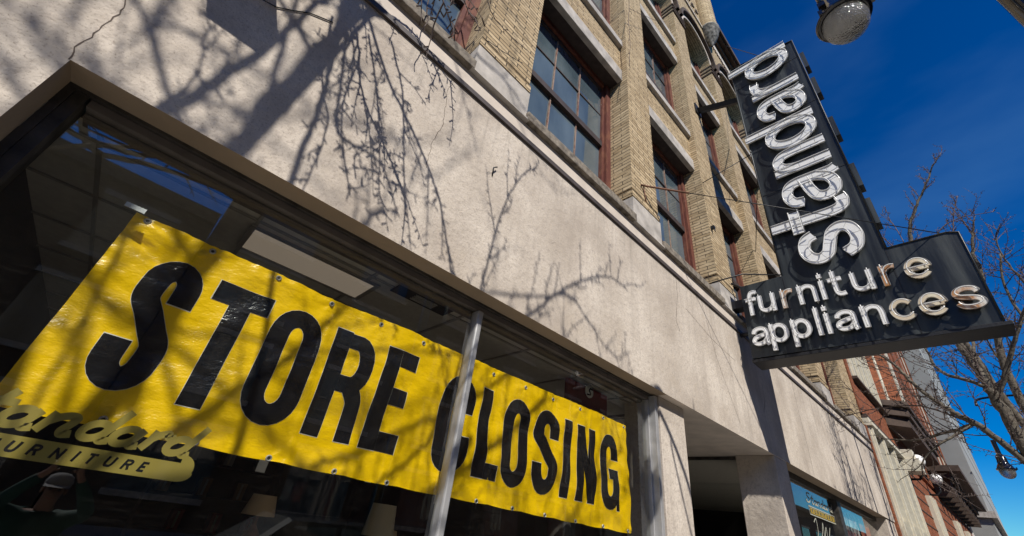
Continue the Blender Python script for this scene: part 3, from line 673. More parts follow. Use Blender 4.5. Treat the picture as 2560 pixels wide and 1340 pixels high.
ribbon(mb, [(-0.62, 1.523), (0.30, 1.523)], 0.065, dmap, 0.0001)
ribbon(mb, arc(0.30, 1.5375, 0.0315, 0.0315, -90, 100, 16), 0.031, dmap, 0.0002)
mb.poly([dmap(x, z, 0.00012) for x, z in [(0.30, 1.4905)]+arc(0.30, 1.523, 0.05, 0.0325, -90, 0, 10)+[(0.33, 1.545), (0.30, 1.5555)]])
bo = mb.build('gilt_bar', MT['gilt'], DEC)
FC = {'F': [([(.1,0),(.1,1)],0),([(.0,.9),(.6,.9)],0),([(.1,.5),(.5,.5)],0)], 'U': [S_([(.1,1),(.1,.4),(.2,.13),(.4,.1),(.6,.13),(.7,.4),(.7,1)])],
      'R': [([(.1,0),(.1,1)],0), S_([(.1,.9),(.45,.9),(.62,.8),(.62,.6),(.45,.5),(.1,.5)]), ([(.4,.5),(.66,0)],0)], 'N': [([(.1,0),(.1,1)],0),([(.1,.9),(.7,.1)],0),([(.7,0),(.7,1)],0)],
      'I': [([(.1,0),(.1,1)],0)], 'T': [([(.35,0),(.35,1)],0),([(0,.9),(.7,.9)],0)], 'E': [([(.1,0),(.1,1)],0),([(.1,.9),(.6,.9)],0),([(.1,.5),(.5,.5)],0),([(.1,.1),(.6,.1)],0)]}
for ch, x in (('F', -.236), ('U', -.19), ('R', -.135), ('N', -.077), ('I', -.018), ('T', .015), ('U', .068), ('R', .122), ('E', .172)):
    q = MB(); st, cl = place(FC[ch], x, 1.506, 0.034, 0.3)
    for j, (P, c) in enumerate(zip(st, cl)): ribbon(q, P, 0.0078, dmap, 0.0006+0.0001*j)
    q.build('bar_letter', MT['vinylblack'], bo)

# ------------------------------------------------------------------ projecting store sign
def mat_sign():
    m, t, b = newmat('black_sign_enamel'); b.inputs['Roughness'].default_value = 0.42
    o = t.nodes.new('ShaderNodeTexCoord').outputs['Object']
    st = noise_node(t, mapping(t, o, (1, 5.5, 0.35)), 1.0, 5, 0.6)
    c = ramp(t, st, 0.42, (0.009, 0.011, 0.013), 0.78, (0.06, 0.072, 0.075))
    c = mix(t, ramp(t, noise_node(t, o, 60, 2), 0.74, (0, 0, 0), 0.78, (0.6, 0.6, 0.6)), c, (0.10, 0.10, 0.10))
    t.links.new(c, b.inputs['Base Color'])
    t.links.new(ramp(t, st, 0.4, (0.36,)*3, 0.7, (0.6,)*3), b.inputs['Roughness'])
    bump(t, b, noise_node(t, o, 2.2, 2), 0.12, 0.04)
    return m
def mat_letter(name, col, rust):
    m, t, b = newmat(name); b.inputs['Roughness'].default_value = 0.45
    o = t.nodes.new('ShaderNodeTexCoord').outputs['Object']
    c = mix(t, ramp(t, noise_node(t, o, 17, 6, 0.7), 0.66, (0, 0, 0), 0.69, (1, 1, 1)), col, (0.09, 0.08, 0.075))
    c = mix(t, ramp(t, noise_node(t, o, 6, 4), 0.5, (0, 0, 0), 0.8, (0.35, 0.35, 0.35)), c, (0.62, 0.61, 0.59))
    if rust: c = mix(t, ramp(t, noise_node(t, mapping(t, o, (3, 9, 3)), 1.0, 4), 0.38, (0, 0, 0), 0.55, (rust,)*3), c, (0.42, 0.17, 0.03))
    t.links.new(c, b.inputs['Base Color']); return m
MT['sign'] = mat_sign()
MT['letter'] = mat_letter('chipped_white_enamel', (0.86, 0.855, 0.84), 0)
MT['letter_rust'] = mat_letter('rust_stained_white_enamel', (0.76, 0.73, 0.66), 0.9)
MT['letter_tan'] = mat_letter('tan_stained_white_enamel', (0.74, 0.68, 0.52), 0.25)
MT['neon'] = simple('unlit_neon_tube', (0.78, 0.77, 0.74), 0.2)
MT['neonlip'] = simple('letter_lip', (0.30, 0.30, 0.30), 0.5)
X0, X1 = 6.20, 6.53
SGN = thing('projecting_sign', (0, 0, 0), 'tall black projecting sign with white letters reading Standard furniture appliances', 'sign')
mb = MB()
def prism(mb, P, xa, xb):
    n = len(P); mb.poly([(xa, y, z) for y, z in P]); mb.poly([(xb, y, z) for y, z in P][::-1])
    for (ya, za), (yb, zb) in zip(P, P[1:]+P[:1]): mb.quad((xa, yb, zb), (xa, ya, za), (xb, ya, za), (xb, yb, zb))
prism(mb, [(-0.84, 10.36), (-0.78, 5.152), (-1.99, 5.152), (-1.965, 10.15)], X0+0.005, X1-0.03); mb.build('sign_blade', MT['sign'], SGN, 0.006)
mb = MB(); prism(mb, [(-0.19, 5.15), (-0.17, 3.97), (-2.61, 3.95), (-2.645, 5.11), (-2.55, 5.15)], X0, X1); mb.build('sign_cabinet', MT['sign'], SGN, 0.008)
mb = MB(); mb.box(X0-0.008, X1+0.008, -2.665, -0.165, 3.905, 3.95); mb.build('cabinet_base', MT['iron'], SGN, 0.005)
mb = MB(); mb.tube([(X0-0.004, -0.84, 10.365), (X0-0.004, -1.965, 10.155), (X0-0.004, -1.99, 5.155)], 0.012, 5); mb.tube([(X0-0.004, -0.845, 10.36), (X0-0.004, -0.785, 5.155)], 0.012, 5)
mb.tube([(X0-0.004, -1.99, 5.15), (X0-0.004, -2.55, 5.15), (X0-0.004, -2.645, 5.11), (X0-0.004, -2.61, 3.955)], 0.010, 5)
mb.build('edge_trim', MT['sign'], SGN)
boxes('ballast_box', [(X0+0.06, X1-0.08, -2.05, -1.985, z, z+0.45) for z in (5.6, 6.3, 7.4, 8.5, 9.3)], MT['sign'], SGN)
boxes('panel_seam', [(X0+0.0005, X0+0.004, -1.97, -0.80, z, z+0.012) for z in (6.72, 8.32, 9.62)]+[(X0-0.003, X0-0.0005, y_, y_+0.012, 3.96, 5.12) for y_ in (-1.98, -0.79)], MT['iron'], SGN)
HF = 0.05
def smap(xbase): return lambda u, v, h: (xbase-h, v, u)        # u up the blade (z), v toward the wall (y)
def neon_letter(strokes, w, mapf, mat, name, double=True, step=0.03, supports=0.19):
    q = MB(); lip = MB(); tb = MB(); k = 0
    for P, c in strokes:
        P = resample(P+[P[0]] if c else P, step)
        if c: P = P[:-1]
        ribbon(q, P, w, mapf, HF+0.012+0.0012*k, HF-0.006, closed=c)
        nr = offset_path(P, c)
        offs = (-0.56, 0.56) if double else (0.0,)
        for s in offs:
            T = [mapf(p[0]+n[0]*w*0.5*s*1.5, p[1]+n[1]*w*0.5*s*1.5, HF+0.055) for p, n in zip(P, nr)]
            if c: T = T+[T[0]]
            tb.tube(T, 0.0072 if double else 0.0068, 5)
        if double:
            acc = 0
            for i in range(1, len(P)):
                acc += math.dist(P[i], P[i-1])
                if acc > supports:
                    acc = 0; p, n = P[i], nr[i]
                    lip.tube([mapf(p[0]+n[0]*w*0.48, p[1]+n[1]*w*0.48, HF+0.052), mapf(p[0]-n[0]*w*0.48, p[1]-n[1]*w*0.48, HF+0.052)], 0.0032, 4)
        for s in (-0.5, 0.5):
            T = [mapf(p[0]+n[0]*w*s, p[1]+n[1]*w*s, HF+0.016) for p, n in zip(P, nr)]
            if c: T = T+[T[0]]
            lip.tube(T, 0.0042 if double else 0.003, 4)
        for i in range(2, len(P), max(4, len(P)//4)):
            lip.tube([mapf(P[i][0], P[i][1], -0.01), mapf(P[i][0], P[i][1], HF)], 0.012, 5)
        k += 1
    lo = q.build('sign_letter', mat, SGN); tb.build('neon_tube', MT['neon'], lo); lip.build('letter_lip', MT['neonlip'], lo)
    return lo
# Standard, bottom to top: (letter, z start, z extent)
LET = [('s', 5.125, 0.60), ('t', 5.725, 0.47), ('a', 6.175, 0.625), ('n', 6.93, 0.50), ('d', 7.47, 0.70), ('a', 8.24, 0.62), ('r', 8.95, 0.46), ('d', 9.50, 0.70)]
for ch, z0, ext in LET:
    adv, G = GL[ch]; ybase, xh = -1.845, 0.765
    sx = ext/(adv+0.02)
    if ch == 'r': sx = 0.80
    st = [([(z0+px*sx, ybase+py*xh) for px, py in P], c) for P, c in G]
    neon_letter(st, 0.148, smap(X0), MT['letter'], ch)
# furniture / appliances run outward from the wall (u = distance from wall along -y)
def hmap(u, v, h): return (X0-h, -u, v)
def word(txt, starts, zb0, zb1, xh, w, mats):
    for i, (ch, u0) in enumerate(zip(txt, starts)):
        adv, G = GL[ch]; nxt = starts[i+1] if i+1 < len(starts) else u0+0.26
        f = (u0-starts[0])/(starts[-1]-starts[0]); zb = zb0+(zb1-zb0)*f
        s = 0.265
        st = [([(u0+px*s, zb+py*xh) for px, py in P], c) for P, c in G]
        neon_letter(st, w, hmap, mats.get(i, MT['letter']), ch, double=False, step=0.02)
word('furniture', [0.245, 0.415, 0.715, 0.925, 1.19, 1.285, 1.535, 1.835, 2.06], 4.60, 4.60, 0.285, 0.056, {2: MT['letter_rust'], 7: MT['letter_rust'], 8: MT['letter_tan']})
word('appliances', [0.235, 0.475, 0.745, 1.035, 1.135, 1.235, 1.515, 1.785, 2.045, 2.325], 4.115, 4.115, 0.285, 0.056, {7: MT['letter_tan'], 8: MT['letter_tan'], 9: MT['letter_rust']})
# supports
mb = MB(); mb.tube([(6.33, 0.02, 9.86), (6.33, -0.84, 9.46)], 0.075, 4); mb.box(6.2, 6.46, -0.03, 0.0, 9.72, 10.0); mb.build('support_beam', MT['iron'], SGN)
mb = MB(); mb.box(6.27, 6.45, -0.22, 0.0, 4.84, 4.97); mb.box(6.22, 6.5, -0.02, 0.0, 4.76, 5.05); mb.tube([(6.36, -0.02, 4.42), (6.36, -0.2, 4.42)], 0.035, 6); mb.tube([(6.36, -0.03, 5.35), (6.36, -0.3, 5.1)], 0.02, 5)
mb.build('wall_bracket', MT['iron'], SGN)
def wire(P, r=0.006, name='guy_wire', mat='iron', par=SGN):
    q = MB(); q.tube(P, r, 5); return q.build(name, MT[mat], par)
wire([(3.642, 0.0, 5.52), (3.70, -0.06, 5.50), (4.1, -0.42, 5.47)], 0.014, 'tie_rod', 'rust'); wire([(4.1, -0.42, 5.47), (6.35, -2.62, 5.16)], 0.006)
wire([(3.68, -0.02, 5.50), (3.78, 0.0, 5.20)], 0.008, 'tie_rod', 'rust')
wire([(10.2, 0.0, 17.9), (6.36, -1.94, 9.42)], 0.009)
wire([(5.56, -0.02, 4.97), (5.9, -0.35, 5.18), (6.35, -0.80, 5.24)], 0.011, 'power_conduit')
wire([(5.9, 0.0, 7.3), (6.34, -0.80, 7.9)], 0.008); wire([(8.4, 0.0, 7.2), (6.36, -0.80, 7.4)], 0.007)
mb = MB(); mb.tube([(6.36, -2.60, 5.15), (6.36, -2.52, 5.20), (6.36, -2.40, 5.17)], 0.02, 5); mb.build('wire_clamp', MT['iron'], SGN)
q = MB(); q.box(5.93, 5.98, -0.06, 0.0, 6.24, 6.30); q.tube([(5.955, -0.05, 6.25), (5.955, -0.06, 6.16)], 0.008, 5); o = q.build('wall_hook', MT['iron'], BLD)

# ------------------------------------------------------------------ street lamp
def mat_globe():
    m, t, b = newmat('prismatic_globe_glass'); b.inputs['Roughness'].default_value = 0.07; b.inputs['Base Color'].default_value = (0.7, 0.7, 0.7, 1)
    b.inputs['Transmission Weight'].default_value = 0.85; b.inputs['IOR'].default_value = 1.45
    o = t.nodes.new('ShaderNodeTexCoord').outputs['Object']
    v = t.nodes.new('ShaderNodeTexVoronoi'); v.inputs['Scale'].default_value = 85; t.links.new(o, v.inputs['Vector'])
    bump(t, b, v.outputs['Distance'], 0.8, 0.006)
    t.links.new(ramp(t, noise_node(t, o, 7, 4), 0.35, (0.35, 0.36, 0.37), 0.7, (0.85, 0.86, 0.88)), b.inputs['Base Color'])
    return m
MT['lampglass'] = mat_globe()
def street_lamp(lx, ly, lz, px_, py_, label):
    LMP = thing('street_lamp', (0, 0, 0), label, 'street lamp', 'black hanging street lamps')
    def LS(m_): m_.v = [(lx+0.88*a_, ly+0.88*b_, lz+0.88*c_) for a_, b_, c_ in m_.v]
    mb = MB(); mb.lathe([(0.004, -0.178), (0.035, -0.174), (0.075, -0.158), (0.112, -0.126), (0.139, -0.08), (0.150, -0.02), (0.147, 0.03), (0.138, 0.06)], (0, 0, -0.02), 40)
    LS(mb); mb.build('lamp_globe', MT['lampglass'], LMP)
    mb = MB(); mb.lathe([(0.148, 0.030), (0.178, 0.024), (0.186, 0.042), (0.180, 0.06), (0.160, 0.075), (0.145, 0.12), (0.115, 0.17), (0.10, 0.20), (0.095, 0.34), (0.075, 0.36), (0.05, 0.42), (0.05, 0.75)], (0, 0, -0.02), 40)
    LS(mb); mb.build('lamp_housing', MT['gloss'], LMP)
    mb = MB(); mb.lathe([(0.12, 0.05), (0.01, 0.12)], (0, 0, -0.02), 24); LS(mb); mb.build('globe_fill_cone', MT['white'], LMP)  # added white cone, lightens the globe from inside
    mb = MB()
    for a in (0.4, 2.5, 4.6): mb.box(0.19*math.cos(a)-0.014, 0.19*math.cos(a)+0.014, 0.19*math.sin(a)-0.014, 0.19*math.sin(a)+0.014, 0.015, 0.07)
    boxes('latch', [], MT['gloss'], LMP); LS(mb); mb.build('latch', MT['gloss'], LMP); mb = MB(); mb.tube([(-0.10, 0.06, 0.30), (-0.13, 0.085, 0.29), (-0.13, 0.085, 0.17)], 0.018, 6); mb.box(-0.15, -0.10, 0.06, 0.11, 0.14, 0.19)
    LS(mb); mb.build('latch', MT['gloss'], LMP)
    mb = MB(); mb.lathe([(0.16, 0), (0.16, 0.5), (0.10, 0.62), (0.075, 0.8), (0.062, 5.2), (0.05, 6.0), (0.07, 6.05), (0.02, 6.2), (0.004, 6.5)], (px_, py_, 0), 24); mb.build('lamp_post', MT['gloss'], LMP, 0)
    mb = MB(); mb.tube(cr_spline([(px_, py_, 5.15), (px_-0.05, py_+0.12, 5.5), (px_-0.2, py_+0.35, 5.66), (lx+0.08, ly-0.12, 5.62), (lx, ly, 5.44)], 8), 0.026, 8); mb.tube(cr_spline([(px_, py_, 4.95), (px_-0.1, py_+0.15, 5.12), (px_-0.22, py_+0.36, 5.5), (px_-0.24, py_+0.4, 5.62)], 8), 0.014, 6)
    mb.build('lamp_arm', MT['gloss'], LMP)
street_lamp(2.455, -2.29, 4.806, 2.90, -3.06, 'black street lamp with a textured glass globe hanging large against the sky at the top')
street_lamp(15.0, -2.31, 4.0, 15.4, -3.5, 'far smaller black street lamp hanging among bare twigs at the right edge')

# ------------------------------------------------------------------ wall fixture at the top edge and its shadow-casting hood
FX = thing('wall_floodlight', (0, 0, 0), 'old rusty floodlight with a square metal hood on the stucco above the shop window', 'wall light')
d = 0.62
mb = MB(); a0, a1 = -0.54-0.525*d, -0.27-0.525*d; b0 = 3.45+1.16*d; b1 = b0+0.19
mb.box(a0, a1, -d, -0.004, b1-0.02, b1); mb.box(a0, a0+0.015, -d, -0.004, b0, b1-0.02); mb.box(a1-0.015, a1, -d, -0.004, b0, b1-0.02); mb.box(a0+0.015, a1-0.015, -d, -d+0.015, b0, b1-0.02)
mb.build('hood', MT['bronze'], FX)
mb = MB(); mb.lathe([(0.0, -0.05), (0.035, -0.045), (0.05, -0.01), (0.05, 0.03), (0.03, 0.06), (0.02, 0.25)], (-0.50, -0.07, 3.885), 18); mb.build('lamp_socket', MT['rust'], FX)
wire([(-0.47, -0.06, 3.90), (-0.43, -0.02, 3.79), (-0.36, -0.006, 3.83), (-0.29, -0.006, 3.90), (-0.22, -0.006, 3.98), (-0.1, -0.006, 4.05)], 0.004, 'cable', 'black', FX)

# ------------------------------------------------------------------ things inside the shop
t_ = thing('ceiling_light', (0, 0, 0), 'dimly glowing fluorescent panel in the shop ceiling above the banner', 'ceiling light')
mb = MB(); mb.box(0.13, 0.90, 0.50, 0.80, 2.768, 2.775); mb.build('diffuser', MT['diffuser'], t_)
mb = MB(); mb.box(0.10, 0.13, 0.47, 0.83, 2.764, 2.775); mb.box(0.90, 0.93, 0.47, 0.83, 2.764, 2.775); mb.box(0.13, 0.90, 0.47, 0.50, 2.764, 2.775); mb.box(0.13, 0.90, 0.80, 0.83, 2.764, 2.775); mb.build('frame', MT['grid'], t_)
t_ = thing('air_vent', (0, 0, 0), 'black rectangular air vent with slats in the shop ceiling left of the mullion', 'vent')
mb = MB(); mb.box(1.0, 1.45, 0.30, 0.46, 2.766, 2.775); mb.build('vent_frame', MT['black'], t_)
mb = MB()
for k in range(4): mb.box(1.14, 1.32, 0.34+0.025*k, 0.348+0.025*k, 2.757, 2.766)
mb.build('slat', MT['grid'], t_)
t_ = thing('hanging_emblem', (0, 0, 0), 'dark red hanging board with a round white S emblem behind the right pane', 'sign')
mb = MB(); mb.box(2.92, 3.55, 0.46, 0.49, 2.35, 2.76); mb.build('board', simple('dark_red_board', (0.16, 0.02, 0.022), 0.6, var=0.3), t_)
mb = MB(); mb.lathe([(0.0, 0), (0.062, 0), (0.062, 0.012), (0, 0.012)], (0, 0, 0), 24)
mb.v = [(3.24+x, 0.452-z*0.5, 2.715+y) for x, y, z in mb.v]; em = mb.build('emblem', MT['white'], t_)
mb = MB(); ribbon(mb, cr_spline([(3.29, 2.74), (3.255, 2.745), (3.235, 2.72), (3.255, 2.705), (3.25, 2.685), (3.20, 2.68)], 6), 0.016, lambda u, v, h: (u, 0.445-h, v), 0.0002); mb.build('emblem_curve', MT['vinylblack'], em)
def table_lamp(x, y, z, r0, r1, h, shade, label):
    t_ = thing('table_lamp', (0, 0, 0), label, 'table lamp', 'lamps on display behind the shop window')
    q = MB(); q.lathe([(r0, z-h/2), (r1, z+h/2)], (x, y, 0), 28); q.build('lamp_shade', shade, t_)
    q = MB(); q.lathe([(0.09, z-h/2-0.42), (0.09, z-h/2-0.39), (0.03, z-h/2-0.36), (0.06, z-h/2-0.22), (0.05, z-h/2-0.1), (0.012, z-h/2-0.05), (0.012, z+h/2-0.04)], (x, y, 0), 18); q.build('lamp_base', MT['rust'], t_)
    return z-h/2-0.42
sh1 = simple('tan_lamp_shade', (0.55, 0.40, 0.24), 0.8); sh2 = simple('cream_lamp_shade', (0.55, 0.47, 0.33), 0.8)
zt = table_lamp(1.03, 1.5, 1.425, 0.105, 0.075, 0.12, sh1, 'table lamp with a small tan shade standing far left of the mullion')
zt2 = table_lamp(1.95, 1.5, 1.43, 0.125, 0.095, 0.22, sh2, 'table lamp with a tall cream shade standing just left of the mullion')
zt3 = table_lamp(2.12, 1.62, 1.30, 0.085, 0.06, 0.13, sh1, 'low table lamp with an orange tan shade beside the tall cream one')
for nm, x, y, zt_, lab in (('console_table', 1.95, 1.52, min(zt3, zt2), 'dark wooden console table under the cream shaded lamp'), ('side_table', 1.03, 1.5, zt, 'dark wooden side table under the small tan lamp')):
    t_ = thing(nm, (0, 0, 0), lab, 'table'); hw = 0.45 if nm[0] == 'c' else 0.25
    q = MB(); q.box(x-hw, x+hw, y-0.25, y+0.25, zt_-0.04, zt_-0.001); q.build('table_top', MT['rail'], t_, 0.008)
    for sx in (-1, 1):
        for sy in (-1, 1): q = MB(); q.tube([(x+sx*(hw-0.06), y+sy*0.2, zt_-0.04), (x+sx*(hw-0.07), y+sy*0.2, 0.02)], [0.03, 0.02], 8); q.build('leg', MT['rail'], t_)

# ------------------------------------------------------------------ red brick neighbour
NB = thing('brick_building', (0, 0, 0), 'red brick building with cream trim and a projecting bay beside the tan store', 'building')
RX0, RX1 = XE+0.02, 44.0
mb = MB(); mb.box(RX0, 20.0, -0.03, 0.5, 5.55, 6.62); mb.box(RX0, RX0+0.35, -0.035, 0.5, 6.62, 22); mb.box(RX0, RX0+0.22, -0.033, 0.5, 0, 5.2)
mb.box(19.6, 20.0, -0.028, 0.5, 6.62, 22)
mb.box(20.0, RX1, 0.0, 0.5, 5.6, 22); mb.box(20.3, RX1, -0.02, 0.5, 0, 5.3)
mb.box(RX1-0.5, RX1-0.01, 0.5, 14, 0, 21.9)
mb.build('wall', MT['redbrick'], NB)
mb = MB(); P = [(20.0, 0.0), (20.6, -0.62), (28.0, -0.62), (28.6, 0.0)]
for (xa, ya), (xb, yb) in zip(P, P[1:]):
    SEG = ((0, .40, 0, 0), (.40, .47, 1, -.03), (.47, 1, 0, 0)) if xb-xa < 1 else ((0, .05, 1, -.04), (.05, .10, 2, .10), (.10, .13, 1, -.03), (.13, .24, 0, 0), (.24, .28, 2, .15), (.28, .42, 0, 0), (.42, .45, 2, .15), (.45, .62, 0, -.04), (.62, .68, 2, .15), (.68, .80, 0, 0), (.80, .84, 2, .15), (.84, 1, 0, -.03))
    for s0, s1, mi, dy in SEG:
        A = (xa+(xb-xa)*s0, ya+(yb-ya)*s0+dy); B = (xa+(xb-xa)*s1, ya+(yb-ya)*s1+dy)
        mb.quad((A[0], A[1], 7.2), (B[0], B[1], 7.2), (B[0], B[1], 22), (A[0], A[1], 22), mi)
        mb.quad((B[0], B[1], 7.2), (B[0], 0.0, 7.2), (B[0], 0.0, 22), (B[0], B[1], 22), mi)
        mb.quad((A[0], A[1], 7.2), (A[0], 0.0, 7.2), (A[0], 0.0, 22), (A[0], A[1], 22), mi)
mb.build('bay', [MT['redbrick'], MT['cream'], MT['dglass']], NB)
mb = MB(); prism_pts = [(19.9, 0.0), (20.55, -0.75), (28.05, -0.75), (28.7, 0.0)]
for z, k, h in ((7.0, 0.0, 0.2), (6.7, 0.12, 0.3), (6.35, 0.25, 0.35)):
    Q = [(x+(k if i < 2 else -k), y*(1-k*0.8)) for i, (x, y) in enumerate(prism_pts)]
    mb.poly([(x, y, z) for x, y in Q]); mb.poly([(x, y, z+h) for x, y in Q])
    for (xa, ya), (xb, yb) in zip(Q, Q[1:]): mb.quad((xa, ya, z), (xb, yb, z), (xb, yb, z+h), (xa, ya, z+h))
mb.build('bay_soffit', MT['cornice'], NB)
mb = MB(); mb.box(RX0+0.355, 20.1, -0.16, 0.2, 6.62, 6.70); mb.box(RX0+0.22, 20.3, -0.10, 0.2, 5.44, 5.55); mb.build('sill_and_shade_strip', MT['cornice'], NB)  # sill above; lower dark strip stands in for shadow on the shop cornice
mb = MB(); mb.box(RX0+0.225, 20.3, -0.17, 0.2, 5.22, 5.30); mb.box(RX0+0.225, 20.3, -0.12, 0.2, 5.30, 5.44); mb.box(20.32, 21.1, -0.5, 0.0, 4.85, 5.25); mb.box(20.36, 21.05, -0.4, 0.0, 5.25, 5.55); mb.build('shop_cornice', MT['cream'], NB, 0.01)
def strip_window(name, x0, x1, z0, z1, n, y=0.06):
    q = MB(); g = MB()
    for k in range(n+1):
        x = x0+(x1-x0)*k/n; q.box(x-0.12, x+0.12, y-0.13, y+0.1, z0, z1); q.box(x-0.07, x+0.07, y-0.18, y-0.131, z0, z1)
    for k in range(n):
        xa, xb = x0+(x1-x0)*k/n+0.12, x0+(x1-x0)*(k+1)/n-0.12
        q.box(xa, xb, y-0.02, y+0.1, z1-0.12, z1); q.box(xa, xb, y-0.02, y+0.1, z0, z0+0.1)
        zm = z0+(z1-z0)*0.55; q.box(xa, xb, y-0.03, y+0.1, zm-0.06, zm+0.06)
        g.quad((xa, y+0.05, z0), (xb, y+0.05, z0), (xb, y+0.05, z1), (xa, y+0.05, z1))
    w = q.build('window', MT['cream'], NB); g.build('pane', MT['dglass'], w)
strip_window('w', 15.75, 19.5, 6.72, 16, 4)
strip_window('w', 15.62, 20.15, 0.5, 5.2, 3)
for x in (24.6, 33, 38): strip_window('w', x-0.5, x+0.5, 1.2, 4.6, 2, -0.02)
for x in (31, 34.2, 37.4, 40.6): strip_window('w', x-0.6, x+0.6, 7.2, 18, 2, 0.0)
boxes('wall_pier', [(x-0.35, x+0.35, -0.22, 0.0, 7.0, 21.5) for x in (29.5, 32.6, 35.8, 39.0, 42.2)], MT['redbrick'], NB)
mb = MB()
for k in range(12): mb.box(20.3, RX1, -0.035, -0.02, 0.6+k*0.4, 0.64+k*0.4)
mb.build('rustication', MT['cornice'], NB)
mb = MB(); mb.box(29.0, RX1-0.3, -1.15, 0.0, 6.3, 6.55); mb.box(29.2, RX1-0.5, -0.75, 0.0, 6.05, 6.3)
mb.build('entrance_cornice', MT['cornice'], NB)
boxes('cornice_bracket', [(29.6+k*1.6, 29.95+k*1.6, -0.65, 0.0, 5.3, 6.05) for k in range(9)], MT['cornice'], NB)
mb = MB(); mb.box(RX1-0.25, RX1+0.05, -0.1, -0.02, 0, 22); mb.build('downpipe', MT['white'], NB)
for i, (x, y, z, lab) in enumerate(((21.2, -0.40, 5.23, 'white glass globe lamp on the brick front, the nearer one by the cream cornice'), (26.05, -0.40, 5.39, 'white glass globe lamp on the brick front, the farther one by the dark entrance cornice'))):
    t_ = thing('wall_globe_lamp', (0, 0, 0), lab, 'wall lamp', 'white globe lamps on the brick building')
    q = MB(); q.lathe([(0.0, -0.20)]+[(0.20*math.cos(a), 0.20*math.sin(a)) for a in [math.radians(-80+10*k) for k in range(17)]]+[(0, 0.20)], (x, y, z+0.1), 28); q.build('globe', MT['globe'], t_)
    q = MB(); q.tube([(x, 0.0, z-0.5), (x, y*0.7, z-0.5), (x, y, z-0.35), (x, y, z-0.14)], 0.04, 8); q.lathe([(0.05, -0.2), (0.13, -0.16), (0.13, -0.11)], (x, y, z), 18); q.box(x-0.12, x+0.12, -0.03, 0.0, z-0.75, z-0.3); q.build('bracket', MT['iron'], t_)

GB = thing('grey_building', (0, 0, 0), 'tall plain grey building beyond the red brick one', 'building')
mb = MB(); mb.box(46, 92, -1.2, 14, 0, 42); mb.build('wall', MT['grey'], GB)
mb = MB()
for z in range(3, 42, 3): mb.box(45.95, 92, -1.22, -1.19, z, z+0.10)
mb.build('panel_joint', simple('grey_joint', (0.20, 0.20, 0.19), 0.9), GB)
mb = MB(); mb.box(45.8, 93, -1.5, 14.2, 6.2, 6.6); mb.build('string_course', MT['stone'], GB)
WB = thing('white_building', (0, 0, 0), 'small pale building at the far end of the street', 'building')
mb = MB(); mb.box(150, 190, -9, -3.5, 0, 9.2); mb.build('wall', MT['white'], WB)
mb = MB(); mb.box(149.5, 190, -9.4, -3.2, 9.2, 10.0); mb.build('roof_edge', MT['grey'], WB)

# ------------------------------------------------------------------ buildings across the street (seen only mirrored in the glass)
def across(name, x0, x1, h, mat, label, nx, floors):
    t_ = thing(name, (0, 0, 0), label, 'building')
    q = MB(); q.box(x0, x1, -32, -17, 0, h); q.box(x0, x1, -16.999, -16.7, h-0.5, h+0.02); q.build('wall', mat, t_)
    W_ = (x1-x0)/nx
    for i in range(nx):
        for j in range(floors):
            xa = x0+W_*(i+0.25); za = 1.0+j*3.4
            if za+2.2 < h-0.6: w = MB(); f = MB(); w.quad((xa, -16.985, za), (xa+W_*0.5, -16.985, za), (xa+W_*0.5, -16.985, za+2.2), (xa, -16.985, za+2.2)); f.box(xa-0.1, xa+W_*0.5+0.1, -16.99, -16.85, za-0.18, za); f.box(xa-0.1, xa+W_*0.5+0.1, -16.99, -16.9, za+2.2, za+2.4); wo_ = w.build('window', MT['dglass'], t_); f.build('frame', MT['stone'], wo_)
MT['brown'] = mat_brick('brown_brick', (0.15, 0.10, 0.075), (0.11, 0.07, 0.05), (0.09, 0.08, 0.07))
across('opposite_building', -150, -0.35, 11.1, MT['brown'], 'low brown brick building across the street mirrored in the shop window', 34, 3)
across('opposite_building', -0.3, 52, 16.5, MT['brown'], 'taller brown brick building across the street mirrored in the shop window', 10, 4)
across('opposite_building', 52.1, 140, 9.0, MT['brown'], 'long low building across the street mirrored in the far shop window', 14, 2)

